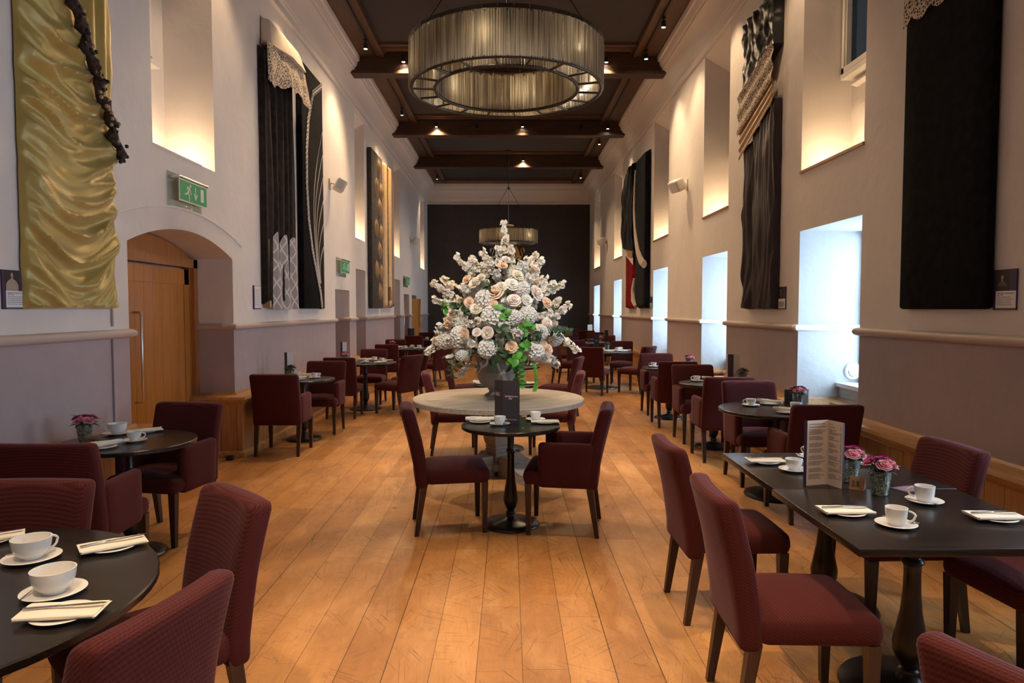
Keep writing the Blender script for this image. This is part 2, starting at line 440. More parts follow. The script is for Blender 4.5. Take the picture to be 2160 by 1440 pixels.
# ------------------------------------------------------------------ mesh helpers
class MB:
    """collects vertices and faces, then links them as one mesh object"""
    def __init__(s):
        s.v = []; s.f = []; s.mi = []

    def add(s, verts, faces, mi=0, T=None):
        o = len(s.v)
        s.v += [tuple(T @ Vector(p)) for p in verts] if T is not None else [tuple(p) for p in verts]
        for f in faces:
            s.f.append(tuple(i + o for i in f)); s.mi.append(mi)
        return s

    def box(s, a, b, mi=0, T=None):
        (x0, y0, z0), (x1, y1, z1) = a, b
        v = [(x0, y0, z0), (x1, y0, z0), (x1, y1, z0), (x0, y1, z0), (x0, y0, z1), (x1, y0, z1), (x1, y1, z1), (x0, y1, z1)]
        f = [(0, 3, 2, 1), (4, 5, 6, 7), (0, 1, 5, 4), (1, 2, 6, 5), (2, 3, 7, 6), (3, 0, 4, 7)]
        return s.add(v, f, mi, T)

    def rbox(s, a, b, r, n=6, mi=0, fn=None, T=None):
        """rounded box; fn may bend every vertex"""
        c = [(a[i] + b[i]) / 2 for i in range(3)]; h = [(b[i] - a[i]) / 2 for i in range(3)]
        r = min(r, *h)
        ts = []
        for i in range(3):
            inner = h[i] - r
            k = [-h[i], -h[i] + r * 0.3, -h[i] + r]
            m = n - 1
            k += [-inner + 2 * inner * j / m for j in range(1, m)] if inner > 1e-6 else []
            k += [h[i] - r, h[i] - r * 0.3, h[i]]
            ks = sorted(set(round(q, 6) for q in k)); ts.append(ks)
        idx = {}; verts = []; faces = []

        def vid(p):
            key = tuple(round(q, 6) for q in p)
            if key not in idx:
                q = [max(-(h[i] - r), min(h[i] - r, p[i])) for i in range(3)]
                d = Vector([p[i] - q[i] for i in range(3)])
                if d.length > 1e-9: d = d.normalized() * r
                w = [c[i] + q[i] + d[i] for i in range(3)]
                if fn: w = fn(*w)
                idx[key] = len(verts); verts.append(tuple(w))
            return idx[key]
        for ax in range(3):
            u, w = (ax + 1) % 3, (ax + 2) % 3
            for sgn in (-1, 1):
                for i in range(len(ts[u]) - 1):
                    for j in range(len(ts[w]) - 1):
                        q = []
                        for (iu, jw) in ((i, j), (i + 1, j), (i + 1, j + 1), (i, j + 1)):
                            p = [0, 0, 0]; p[ax] = sgn * h[ax]; p[u] = ts[u][iu]; p[w] = ts[w][jw]
                            q.append(vid(p))
                        if len(set(q)) < 3: continue
                        q = tuple(dict.fromkeys(q))
                        faces.append(q if sgn > 0 else tuple(reversed(q)))
        return s.add(verts, faces, mi, T)

    def lathe(s, prof, n=24, mi=0, T=None, a0=0.0, sq=False):
        v = []; f = []
        for (r, z) in prof:
            for k in range(n):
                a = a0 + 2 * PI * k / n
                v.append((r * math.cos(a), r * math.sin(a), z))
        for i in range(len(prof) - 1):
            for k in range(n):
                k2 = (k + 1) % n
                f.append((i * n + k, i * n + k2, (i + 1) * n + k2, (i + 1) * n + k))
        if prof[0][0] > 1e-5: f.append(tuple(reversed(range(n))))
        if prof[-1][0] > 1e-5: f.append(tuple(range((len(prof) - 1) * n, len(prof) * n)))
        return s.add(v, f, mi, T)

    def tube(s, pts, r, n=8, mi=0, T=None, caps=True):
        pts = [Vector(p) for p in pts]
        rr = r if isinstance(r, (list, tuple)) else [r] * len(pts)
        v = []; f = []
        d0 = (pts[1] - pts[0]).normalized()
        up = Vector((0, 0, 1)) if abs(d0.z) < 0.9 else Vector((1, 0, 0))
        for i, p in enumerate(pts):
            d = (pts[min(i + 1, len(pts) - 1)] - pts[max(i - 1, 0)]).normalized()
            x = d.cross(up)
            if x.length < 1e-4: x = d.orthogonal()
            x.normalize(); y = x.cross(d).normalized()
            up = y
            for k in range(n):
                a = 2 * PI * k / n
                v.append(tuple(p + x * rr[i] * math.cos(a) + y * rr[i] * math.sin(a)))
        for i in range(len(pts) - 1):
            for k in range(n):
                k2 = (k + 1) % n
                f.append((i * n + k, i * n + k2, (i + 1) * n + k2, (i + 1) * n + k))
        if caps:
            f.append(tuple(reversed(range(n)))); f.append(tuple(range((len(pts) - 1) * n, len(pts) * n)))
        return s.add(v, f, mi, T)

    def ring(s, R0, r, n=64, m=8, z=0.0, mi=0):
        v = []; f = []
        for i in range(n):
            a = 2 * PI * i / n
            for k in range(m):
                b = 2 * PI * k / m
                q = R0 + r * math.cos(b)
                v.append((q * math.cos(a), q * math.sin(a), z + r * math.sin(b)))
        for i in range(n):
            for k in range(m):
                f.append((i * m + k, ((i + 1) % n) * m + k, ((i + 1) % n) * m + (k + 1) % m, i * m + (k + 1) % m))
        return s.add(v, f, mi)

    def grid(s, nu, nv, fn, mi=0, T=None):
        v = [fn(i / nu, j / nv) for j in range(nv + 1) for i in range(nu + 1)]
        f = [(j * (nu + 1) + i, j * (nu + 1) + i + 1, (j + 1) * (nu + 1) + i + 1, (j + 1) * (nu + 1) + i) for j in range(nv) for i in range(nu)]
        return s.add(v, f, mi, T)

    def prism(s, poly, h, mi=0, T=None):
        """2-D polygon in XY extruded by h along Z"""
        n = len(poly)
        v = [(x, y, 0) for x, y in poly] + [(x, y, h) for x, y in poly]
        f = [tuple(reversed(range(n))), tuple(range(n, 2 * n))] + [(i, (i + 1) % n, n + (i + 1) % n, n + i) for i in range(n)]
        return s.add(v, f, mi, T)

    def sweep(s, path, prof, mi=0, closed_prof=True):
        """profile (d, z) carried along a horizontal path; d runs to the left of the direction of travel"""
        P = [Vector((x, y)) for x, y in path]
        v = []; f = []; m = len(prof)
        for i, p in enumerate(P):
            da = (P[i] - P[i - 1]).normalized() if i > 0 else None
            db = (P[i + 1] - P[i]).normalized() if i < len(P) - 1 else None
            na = Vector((-da.y, da.x)) if da else None
            nb = Vector((-db.y, db.x)) if db else None
            if na is None: off = nb
            elif nb is None: off = na
            else:
                off = na + nb
                off = off / max(0.2, off.dot(na))
            for (d, z) in prof:
                q = p + off * d
                v.append((q.x, q.y, z))
        for i in range(len(P) - 1):
            for k in range(m if closed_prof else m - 1):
                k2 = (k + 1) % m
                f.append((i * m + k, i * m + k2, (i + 1) * m + k2, (i + 1) * m + k))
        f.append(tuple(range(m))); f.append(tuple(reversed(range((len(P) - 1) * m, len(P) * m))))
        return s.add(v, f, mi)

    def build(s, name, mats, parent=None, smooth=40, loc=None, rot=None):
        me = bpy.data.meshes.new(name)
        me.from_pydata(s.v, [], s.f)
        if not isinstance(mats, (list, tuple)): mats = [mats]
        for q in mats: me.materials.append(q)
        me.polygons.foreach_set('material_index', s.mi)
        bm = bmesh.new(); bm.from_mesh(me)
        bmesh.ops.recalc_face_normals(bm, faces=bm.faces)
        bm.to_mesh(me); bm.free()
        if smooth:
            me.shade_smooth(); me.set_sharp_from_angle(angle=R(smooth))
        me.update()
        o = bpy.data.objects.new(name, me)
        col.objects.link(o)
        if parent: o.parent = parent
        if loc: o.location = loc
        if rot: o.rotation_euler = rot
        return o


def tag(o, label, cat, group=None):
    o['label'] = label; o['category'] = cat
    if group: o['group'] = group
    return o


def thing(name, label, cat, loc=(0, 0, 0), rotz=0.0, group=None):
    o = bpy.data.objects.new(name, None)
    o.empty_display_size = 0.1
    col.objects.link(o)
    o.location = loc; o.rotation_euler = (0, 0, rotz)
    return tag(o, label, cat, group)


def struct(o):
    o['kind'] = 'structure'
    return o


KIDS = {}


def copy_tree(o, parent=None):
    c = o.copy(); col.objects.link(c)
    if parent:
        c.parent = parent
    for ch in o.children:
        copy_tree(ch, c)
    return c


PROTO = {}


def place(key, build, loc, rotz, label, cat, group=None, tilt=None):
    """first use builds the thing, later uses copy it with its parts"""
    if key not in PROTO:
        o = build()
        PROTO[key] = o
    else:
        o = copy_tree(PROTO[key])
    o.location = loc
    o.rotation_euler = tilt if tilt else (0, 0, rotz)
    o['label'] = label; o['category'] = cat
    if group: o['group'] = group
    elif 'group' in o: del o['group']
    return o


def text_part(name, body, size, m, parent, T, align='LEFT', depth=0.0004):
    cu = bpy.data.curves.new(name, 'FONT')
    cu.body = body; cu.size = size; cu.align_x = align; cu.extrude = depth
    cu.resolution_u = 2
    o = bpy.data.objects.new(name, cu); col.objects.link(o)
    bpy.context.view_layer.update()
    dg = bpy.context.evaluated_depsgraph_get()
    me = bpy.data.meshes.new_from_object(o.evaluated_get(dg))
    bpy.data.objects.remove(o)
    bpy.data.curves.remove(cu)
    me.name = name
    me.transform(T)
    me.materials.clear(); me.materials.append(m)
    q = bpy.data.objects.new(name, me); col.objects.link(q)
    if parent: q.parent = parent
    return q


# ------------------------------------------------------------------ the room
YB, YF = -3.0, 25.4
struct(MB().box((-3.9, YB, -0.1), (3.9, YF, 0.0)).build('floor', M['floor'], smooth=0))


def wall_side(name, side, ops):
    mb = MB()
    X = lambda d: side * (3.0 + d)
    ys = sorted({YB, YF} | {o['y'][k] for o in ops for k in (0, 1)})
    zs = sorted({0.0, 1.4, 6.3} | {o['z'][k] for o in ops for k in (0, 1)})

    def q(a, b, c, d, mi): mb.add([a, b, c, d], [(0, 1, 2, 3)], mi)
    for i in range(len(ys) - 1):
        for j in range(len(zs) - 1):
            yc, zc = (ys[i] + ys[i + 1]) / 2, (zs[j] + zs[j + 1]) / 2
            if any(o['y'][0] < yc < o['y'][1] and o['z'][0] < zc < o['z'][1] for o in ops): continue
            q((X(0), ys[i], zs[j]), (X(0), ys[i + 1], zs[j]), (X(0), ys[i + 1], zs[j + 1]), (X(0), ys[i], zs[j + 1]), 1 if zc < 1.4 else 0)
    for o in ops:
        (y0, y1), (z0, z1), d = o['y'], o['z'], o['d']
        zb = o.get('zb', z1)
        bands = [(z0, z1)] if not (z0 < 1.4 < z1) else [(z0, 1.4), (1.4, z1)]
        for (a, b) in bands:
            mi = o.get('low', 1) if (a + b) / 2 < 1.4 else o.get('up', 0)
            bb = zb if b == z1 else b
            for y in (y0, y1):
                q((X(0), y, a), (X(d), y, a), (X(d), y, bb), (X(0), y, b), mi)
            if o.get('back') == 'full':
                q((X(d), y0, a), (X(d), y1, a), (X(d), y1, bb), (X(d), y0, bb), mi)
        if o.get('arch'):
            n = 18; pts = []
            for k in range(n + 1):
                t = k / n; y = y0 + (y1 - y0) * t
                pts.append((y, 2.14 + 0.19 * (1 - (2 * t - 1) ** 2)))
            for k in range(n):
                (a, za), (b, zb_) = pts[k], pts[k + 1]
                q((X(0), a, za), (X(0), b, zb_), (X(0), b, z1), (X(0), a, z1), 0)
                q((X(0), a, za), (X(0), b, zb_), (X(d), b, zb_), (X(d), a, za), 0)
        else:
            q((X(0), y0, z1), (X(0), y1, z1), (X(d), y1, zb), (X(d), y0, zb), o.get('up', 0))
        if z0 > 0: q((X(0), y0, z0), (X(0), y1, z0), (X(d), y1, z0), (X(d), y0, z0), 0)
        if 'hole' in o:
            (h0, h1, h2, h3) = o['hole']
            for a, b, c, e in ((y0, h0, z0, zb), (h1, y1, z0, zb), (h0, h1, z0, h2), (h0, h1, h3, zb)):
                q((X(d), a, c), (X(d), b, c), (X(d), b, e), (X(d), a, e), 0)
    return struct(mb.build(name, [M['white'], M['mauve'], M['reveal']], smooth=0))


UP_L = [(5.84, 7.06), (13.46, 14.35), (17.9, 18.9), (23.3, 24.4)]
UP_R = [(2.2, 3.44)] + RECESS
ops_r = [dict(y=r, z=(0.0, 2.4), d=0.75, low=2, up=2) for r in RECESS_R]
ops_r += [dict(y=r, z=(3.0, 5.44), zb=5.15, d=0.5, hole=(r[0] + 0.1, r[1] - 0.06, 3.98, 5.05)) for r in UP_R]
ops_l = [dict(y=(5.41, 7.46), z=(0.0, 2.45), d=0.5, arch=True),
         dict(y=(11.84, 12.9), z=(0.0, 1.95), d=0.45, back='full'),
         dict(y=(13.46, 14.35), z=(0.0, 2.4), d=0.4, back='full'),
         dict(y=(17.9, 18.9), z=(0.0, 2.4), d=0.4, back='full'),
         dict(y=(19.62, 20.62), z=(0.0, 2.04), d=0.25),
         dict(y=(21.2, 22.2), z=(0.0, 2.04), d=0.25)]
ops_l += [dict(y=r, z=(3.0, 5.44), zb=5.15, d=0.5, hole=(r[0] + 0.1, r[1] - 0.34, 3.98, 5.05)) for r in UP_L]
wall_side('wall_left', -1, ops_l)
wall_side('wall_right', 1, ops_r)
struct(MB().box((-3.9, YF, 0), (3.9, YF + 0.12, 6.3)).build('wall_far', M['farwall'], smooth=0))
struct(MB().box((-3.9, YB - 0.12, 0), (3.9, YB, 6.3)).build('wall_back', M['white'], smooth=0))
struct(MB().box((-3.9, YB, 6.25), (3.9, YF, 6.35)).build('ceiling', M['ceil'], smooth=0))

# window sills under the daylight openings, frames and panes
M['tint'] = mat('obscured_glass', (0.5, 0.5, 0.5), 0.1)
n_, l_ = nt(M['tint'])
n_.remove(n_['Principled BSDF'])
t_ = n_.new('ShaderNodeBsdfTransparent'); t_.inputs[0].default_value = (0.045, 0.052, 0.055, 1)
g_ = n_.new('ShaderNodeBsdfGlossy'); g_.inputs['Roughness'].default_value = 0.08
x_ = n_.new('ShaderNodeMixShader'); x_.inputs[0].default_value = 0.08
l_.new(t_.outputs[0], x_.inputs[1]); l_.new(g_.outputs[0], x_.inputs[2]); l_.new(x_.outputs[0], n_['Material Output'].inputs[0])
TR = [0]


def trim(mb, m, smooth=40):
    TR[0] += 1
    return struct(mb.build('trim_%d' % TR[0], m, smooth=smooth))


def window(n, side, x, y0, y1, z0, z1, glass, bars=1, deep=0.07):
    w = bpy.data.objects.new('window_%d' % n, None); col.objects.link(w); struct(w)
    w.location = (side * x, (y0 + y1) / 2, z0)
    hw, h, t = (y1 - y0) / 2, z1 - z0, 0.055
    s = side
    f = MB()
    for a, b in (((-hw, 0), (-hw + t, h)), ((hw - t, 0), (hw, h)), ((-hw, 0), (hw, t)), ((-hw, h - t), (hw, h))):
        f.box((min(0, s * deep), a[0], a[1]), (max(0, s * deep), b[0], b[1]))
        f.box((min(-s * 0.02, s * 0.02), a[0] + 0.012 * (a[0] > -hw), a[1]), (max(-s * 0.02, s * 0.02), b[0] - 0.012 * (b[0] < hw), b[1]))
    for k in range(bars):
        zz = h * (k + 1) / (bars + 1)
        f.box((min(0, s * deep), -hw, zz - 0.02), (max(0, s * deep), hw, zz + 0.02))
    f.build('window_frame', M['frame'], w, smooth=0)
    MB().box((min(s * deep * 0.5, s * deep * 0.6), -hw + 0.02, 0.02), (max(s * deep * 0.5, s * deep * 0.6), hw - 0.02, h - 0.02)).build('window_pane', glass, w, smooth=0)


wi = 1
for (a, b) in RECESS_R:
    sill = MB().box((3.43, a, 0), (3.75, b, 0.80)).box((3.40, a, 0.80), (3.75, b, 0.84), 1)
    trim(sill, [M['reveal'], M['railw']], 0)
    window(wi, 1, 3.665, a, b, 0.84, 2.4, M['pane'], bars=1); wi += 1
for side, lst in ((1, UP_R), (-1, UP_L)):
    for (a, b) in lst:
        window(wi, side, 3.40 if side > 0 else 3.47, a + 0.06, b - (0.02 if side > 0 else 0.31), 3.98, 5.10, M['tint'], bars=0, deep=0.1); wi += 1
        s = side
        if s < 0: b = b - 0.30
        sl = MB()
        sl.prism([(0, 0), (0.13, 0), (0.13, 0.05), (0.0, 0.02)], b - a - 0.08, T=Matrix.Translation((s * 3.5, b - 0.02, 3.92)) @ Matrix.Rotation(R(90), 4, 'X') @ Matrix.Scale(-s, 4, (1, 0, 0)))
        sl.prism([(0, 0), (0.06, 0.02), (0.05, 0.045), (0, 0.05)], b - a - 0.2, T=Matrix.Translation((s * 3.5, b - 0.1, 3.83)) @ Matrix.Rotation(R(90), 4, 'X') @ Matrix.Scale(-s, 4, (1, 0, 0)))
        trim(sl, M['frame'], 30)
        # thin oak strip along the front edge of the niche
        trim(MB().box((min(s * 3.0, s * 2.985), a - 0.01, 2.985), (max(s * 3.03, s * 2.985), b + 0.01, 3.012)) if s > 0 else
             MB().box((-3.03, a, 2.99), (-2.995, b, 3.004)), M['oakcap'] if s > 0 else M['white'], 0)

# dado rails: half-round moulding on the wall faces, turned into the recesses
rail = [(0, 1.375), (0.022, 1.378), (0.04, 1.392), (0.046, 1.41), (0.04, 1.428), (0.022, 1.442), (0, 1.445)]
yprev = YB
for (a, b) in RECESS_R + [(99, 99)]:
    path = [(3.0, yprev), (3.0, min(a, YF))]
    if a < 90: path.append((3.05, a))
    trim(MB().sweep(path, rail), M['rail'])
    if a < 90:
        trim(MB().sweep([(3.66, b), (3.0, b), (3.0, b + 0.06)], rail), M['railw'])
    yprev = b + 0.055
for (p) in ([(-3.0, YF), (-3.0, 22.2)], [(-3.0, 21.2), (-3.0, 20.62)], [(-3.0, 19.62), (-3.0, 18.9), (-3.4, 18.9), (-3.4, 17.9), (-3.0, 17.9), (-3.0, 14.35), (-3.4, 14.35), (-3.4, 13.46), (-3.0, 13.46), (-3.0, 12.9), (-3.45, 12.9), (-3.45, 11.84), (-3.0, 11.84), (-3.0, 7.46), (-3.46, 7.46)],
            [(-3.06, 5.41), (-3.0, 5.41), (-3.0, YB)]):
    trim(MB().sweep(p, rail), M['rail'])

# oak bench panelling with a moulded cap and rounded skirting
pan = [(0, 0), (0.165, 0), (0.165, 0.03), (0.152, 0.058), (0.12, 0.07), (0.12, 0.57), (0, 0.57)]
cap = [(0, 0.57), (0.13, 0.57), (0.14, 0.59), (0.162, 0.605), (0.17, 0.63), (0.16, 0.655), (0.13, 0.668), (0.03, 0.672), (0.02, 0.69), (0, 0.69)]
path_r = [(3.0, YB)]
for (a, b) in RECESS_R:
    path_r += [(3.0, a), (3.43, a), (3.43, b), (3.0, b)]
path_r += [(3.0, YF)]
paths_l = [[(-3.0, YF), (-3.0, 22.2)], [(-3.0, 21.2), (-3.0, 20.62)], [(-3.0, 19.62), (-3.0, 18.9), (-3.4, 18.9), (-3.4, 17.9), (-3.0, 17.9), (-3.0, 14.35), (-3.4, 14.35), (-3.4, 13.46), (-3.0, 13.46), (-3.0, 12.9), (-3.45, 12.9), (-3.45, 11.84), (-3.0, 11.84), (-3.0, 7.46), (-3.42, 7.46)],
           [(-3.3, 5.41), (-3.0, 5.41), (-3.0, YB)]]
for nm, ps in (('baseboard_right', [path_r]), ('baseboard_left', paths_l), ('baseboard_far', [[(2.84, YF), (-2.84, YF)]])):
    mb = MB()
    for p in ps:
        mb.sweep(p, pan, 0); mb.sweep(p, cap, 1)
    struct(mb.build(nm, [M['oak'], M['oakcap']], smooth=35))

# cornice round the room
cor = [(0, 5.46), (0.03, 5.46), (0.045, 5.475), (0.045, 5.495), (0.02, 5.51), (0.02, 5.60), (0.04, 5.625), (0.04, 5.645), (0.05, 5.66), (0.062, 5.74), (0.095, 5.83), (0.15, 5.91), (0.19, 5.945), (0.205, 5.95), (0.205, 5.985), (0.23, 6.0), (0.25, 6.04), (0.26, 6.09), (0.29, 6.10), (0.29, 6.25), (0, 6.25)]
trim(MB().sweep([(3.0, YB), (3.0, YF), (-3.0, YF), (-3.0, YB)], cor), M['cream'], 25)

# ceiling boards along the sides, panel mouldings and the cross beams
for s in (-1, 1):
    trim(MB().box((min(s * 2.74, s * 2.30), YB, 6.19), (max(s * 2.74, s * 2.30), YF - 0.26, 6.25)), M['board'], 0)
    trim(MB().box((min(s * 2.26, s * 2.31), YB, 6.17), (max(s * 2.26, s * 2.31), YF - 0.3, 6.25)), M['board'], 0)
BEAMS = [0.3, 4.4, 8.6, 12.75, 17.15, 20.95]
for yb in BEAMS:
    prof = [(-2.68, 6.25), (-2.70, 6.14), (-2.74, 6.09), (-2.76, 6.04), (-2.79, 5.98), (-2.80, 5.93), (2.80, 5.93), (2.79, 5.98), (2.76, 6.04), (2.74, 6.09), (2.70, 6.14), (2.68, 6.25)]
    b = MB().prism(prof, 0.22, T=Matrix.Translation((0, yb + 0.11, 0)) @ Matrix.Rotation(R(90), 4, 'X'))
    b.prism([(-2.90, 5.93), (-2.88, 5.885), (-2.85, 5.875), (2.85, 5.875), (2.88, 5.885), (2.90, 5.93)], 0.29, T=Matrix.Translation((0, yb + 0.145, 0)) @ Matrix.Rotation(R(90), 4, 'X'))
    trim(b, M['beam'], 30)
    trim(MB().box((-2.26, yb - 0.62, 6.20), (2.26, yb - 0.57, 6.25)).box((-2.26, yb - 0.36, 6.238), (2.26, yb - 0.11, 6.25)).box((-2.26, yb + 0.11, 6.20), (2.26, yb + 0.32, 6.25)), M['board'], 0)
trim(MB().box((-2.7, YF - 0.85, 6.17), (2.7, YF - 0.28, 6.25)), M['board'], 0)

# raised plaster arch over the left doorway
arc = []
for k in range(25):
    t = k / 24; y = 5.16 + (7.72 - 5.16) * t
    arc.append((-3.0, y, 2.30 + 0.22 * (1 - (2 * t - 1) ** 2)))
trim(MB().tube(arc, 0.013, 6), M['white'])


# ------------------------------------------------------------------ doors
def frame_and_leaf(n, x, y0, y1, h, handle_y, arch=False, bar=(0.74, 1.57), ang=0.0, hinge=None, m=None, depth=0.06):
    d = bpy.data.objects.new('door_%d' % n, None); col.objects.link(d); struct(d)
    d.location = (x, y0, 0)
    w = y1 - y0
    f = MB()
    f.box((0, -0.0, 0), (0.12, 0.09, h)).box((0, w - 0.09, 0), (0.12, w, h)).box((0, 0, h - 0.09), (0.12, w, h))
    f.box((0, 0.08, 0), (0.08, 0.12, h - 0.08)).box((0, w - 0.12, 0), (0.08, w - 0.08, h - 0.08))
    if arch:
        n_ = 16; pl = []
        for k in range(n_ + 1):
            t = k / n_; pl.append((w * t, 2.13 + 0.19 * (1 - (2 * t - 1) ** 2)))
        pl = [(0, h - 0.06)] + pl + [(w, h - 0.06)]
        f.prism(pl, 0.06, T=Matrix(((0, 0, 1, 0.02), (1, 0, 0, 0), (0, 1, 0, 0), (0, 0, 0, 1))))
    f.build('door_frame', M['doorframe'], d, smooth=30)
    lw, lh = w - 0.2, h - 0.11
    lf = MB().box((0, 0, 0.01), (0.045, lw, lh))
    lf.box((0.045, 0, lh - 0.16), (0.058, lw, lh)).box((0.045, 0, 0.01), (0.058, 0.12, lh)).box((0.045, lw - 0.12, 0.01), (0.058, lw, lh)).box((0.045, 0, 0.01), (0.058, lw, 0.2))
    leaf = lf.build('door_leaf', m or M['door'], d, smooth=0)
    leaf.location = (0.02, 0.1, 0) if not ang else (0.1, 0.1, 0)
    leaf.rotation_euler = (0, 0, ang)
    hb = MB().tube([(0.045, handle_y, bar[0] + 0.05), (0.11, handle_y, bar[0] + 0.05), (0.11, handle_y, bar[0] + 0.05)], 0.010)
    hb = MB().tube([(0.05, handle_y, bar[0]), (0.10, handle_y, bar[0]), (0.115, handle_y, bar[0] + 0.02), (0.115, handle_y, bar[1] - 0.02), (0.10, handle_y, bar[1]), (0.05, handle_y, bar[1])], 0.012, 10)
    hb.build('door_handle', M['brass'], leaf)
    return d


frame_and_leaf(1, -3.5, 5.41, 7.46, 2.13, 0.76, arch=True)
frame_and_leaf(2, -3.25, 19.62, 20.62, 2.04, 0.7)
frame_and_leaf(3, -3.25, 21.2, 22.2, 2.04, 0.7, ang=R(-19), bar=(1.05, 1.42))
struct(MB().box((-3.6, 19.4, 0), (-3.247, 20.8, 2.2)).build('wall_left_store', M['mauve'], smooth=0))
struct(MB().box((-3.6, 21.0, 0), (-3.247, 22.4, 2.2)).build('wall_left_passage', M['mauve'], smooth=0))
struct(MB().box((-3.75, 5.2, 0), (-3.497, 7.7, 2.5)).build('wall_left_lobby', M['mauve'], smooth=0))


# ------------------------------------------------------------------ furniture builders
def build_chair(arms):
    t = thing('armchair' if arms else 'side_chair', '', 'chair')
    F = M['fabric']
    hw = 0.262 if arms else 0.235

    def crown(x, y, z):
        if z > 0.44:
            z += 0.034 * (1 - (x / hw) ** 2) * (1 - ((y - 0.02) / 0.25) ** 2)
        if y > 0.1: x *= 1.0
        return (x, y, z)
    MB().rbox((-hw, -0.21, 0.36), (hw, 0.255, 0.468), 0.042, 8, fn=crown).build('seat', F, t, smooth=60)

    def recl(x, y, z):
        k = max(0.0, z - 0.42)
        y -= 0.19 * k + 0.10 * k * k
        y += 0.020 * (x / hw) ** 2 * min(1, k * 4)
        x *= 1.0 - 0.05 * max(0, 0.42 - z)
        return (x, y, z)
    MB().rbox((-hw, -0.275, 0.335), (hw, -0.185, 0.905), 0.032, 9, fn=recl).build('backrest', F, t, smooth=60)
    if arms:
        for s in (-1, 1):
            def arm(x, y, z):
                if z > 0.5: z -= 0.06 * max(0, (0.0 - y)) * 0
                return (x, y - (0.10 * max(0, z - 0.45) if y < 0 else 0), z)
            MB().rbox((s * 0.235 - 0.036, -0.23, 0.345), (s * 0.235 + 0.036, 0.145, 0.665), 0.03, 6, fn=arm).build('armrest', F, t, smooth=60)
    for sx in (-1, 1):
        for fr in (1, -1):
            x = sx * (hw - 0.032); y = 0.215 if fr > 0 else -0.215
            xb = x; yb = y + (0.0 if fr > 0 else -0.055)
            a, b = 0.024, 0.015
            v = [(xb - b, yb - b, 0), (xb + b, yb - b, 0), (xb + b, yb + b, 0), (xb - b, yb + b, 0),
                 (x - a, y - a, 0.37), (x + a, y - a, 0.37), (x + a, y + a, 0.37), (x - a, y + a, 0.37)]
            m = MB().add(v, [(0, 3, 2, 1), (4, 5, 6, 7), (0, 1, 5, 4), (1, 2, 6, 5), (2, 3, 7, 6), (3, 0, 4, 7)])
            m.build('leg', M['legwood'], t, smooth=0)
    return t


COLUMN = [(0.055, 0.705), (0.045, 0.70), (0.026, 0.69), (0.024, 0.575), (0.026, 0.57), (0.034, 0.562), (0.036, 0.552), (0.030, 0.545), (0.027, 0.535), (0.026, 0.50), (0.028, 0.42), (0.034, 0.34), (0.046, 0.26), (0.055, 0.205), (0.053, 0.17), (0.040, 0.135), (0.027, 0.115), (0.026, 0.105), (0.034, 0.098), (0.036, 0.088), (0.030, 0.08), (0.034, 0.07), (0.05, 0.05)]


def table_base(t, rb, k=1.0):
    c = [(r * k, z) for r, z in COLUMN]
    MB().lathe(list(reversed(c)), 20).build('pedestal', M['tableleg'], t)
    MB().lathe([(rb, 0.0), (rb + 0.004, 0.008), (rb - 0.004, 0.02), (rb * 0.8, 0.032), (rb * 0.4, 0.046), (0.06, 0.056), (0.03, 0.07), (0, 0.07)], 40).build('base_plate', M['tableleg'], t)
    MB().box((-0.13, -0.02, 0.705), (0.13, 0.02, 0.722)).box((-0.02, -0.13, 0.705), (0.02, 0.13, 0.722)).build('top_bracket', M['tableleg'], t, smooth=0)


def build_round_table(r, rb):
    def f():
        t = thing('round_table', '', 'table')
        tp = MB().lathe([(0, 0.722), (r - 0.006, 0.722), (r, 0.727), (r, 0.745), (r - 0.005, 0.75), (0, 0.75)], 64).build('tabletop', M['tabletop'], t, smooth=30)
        table_base(t, rb, 1.0 if r < 0.45 else 1.1)
        return t
    return f


def build_square_table(hx, hy):
    def f():
        t = thing('square_table', '', 'table')
        MB().rbox((-hx, -hy, 0.72), (hx, hy, 0.75), 0.004, 3).build('tabletop', M['tabletop'], t, smooth=30)
        table_base(t, 0.27, 1.25)
        return t
    return f


def chair(x, y, face, arms, label):
    return place('arm' if arms else 'side', lambda: build_chair(arms), (x, y, 0), R(face - 90), label, 'chair',
                 'maroon armchairs' if arms else 'maroon side chairs')


TB = {}


def table(key, x, y, r, label, rb=0.21):
    TB[key] = (x, y, r)
    k = 'rt%.3f' % r
    return place(k, build_round_table(r, rb), (x, y, 0), 0, label, 'table', 'dark round pedestal tables')


# tables
table('L1', -1.77, 1.96, 0.67, 'big dark round table in the near left corner with two large cups', 0.27)
table('L2', -2.46, 4.40, 0.405, 'dark round table with the wooden number 23, by the left doorway')
table('L3', -2.52, 8.36, 0.38, 'small dark round table just past the oak plinth by the left wall')
table('L4', -2.30, 10.93, 0.50, 'dark round table laid for four, second from the oak plinth by the left wall', 0.25)
table('L5', -2.22, 14.85, 0.48, 'dark round table below the leaf panel on the left wall', 0.25)
table('L6', -2.42, 19.2, 0.44, 'farthest dark round table along the left wall near the far door')
table('T1', 0.015, 5.02, 0.365, 'small dark round table in the centre with the black menu on it')
table('T2', -0.04, 7.77, 0.362, 'small dark round table right behind the grey urn table')
table('T3', -0.02, 10.25, 0.49, 'dark round centre table seen below the flowers, farther than the urn table', 0.24)
table('R2', 2.30, 5.80, 0.485, 'dark round table by the nearest window recess, laid for two', 0.26)
table('R3', 2.38, 7.86, 0.40, 'dark round table between the first and second window recess on the right')
table('R4', 2.36, 9.98, 0.402, 'dark round table at the second window recess on the right')
table('R5', 1.90, 13.85, 0.62, 'large dark round table with a black menu in the middle distance on the right', 0.32)
table('R6', 2.12, 17.4, 0.45, 'dark round table behind the large round table on the right')
table('R7', 2.50, 19.45, 0.402, 'dark round table in front of the pink-lit chair far on the right')
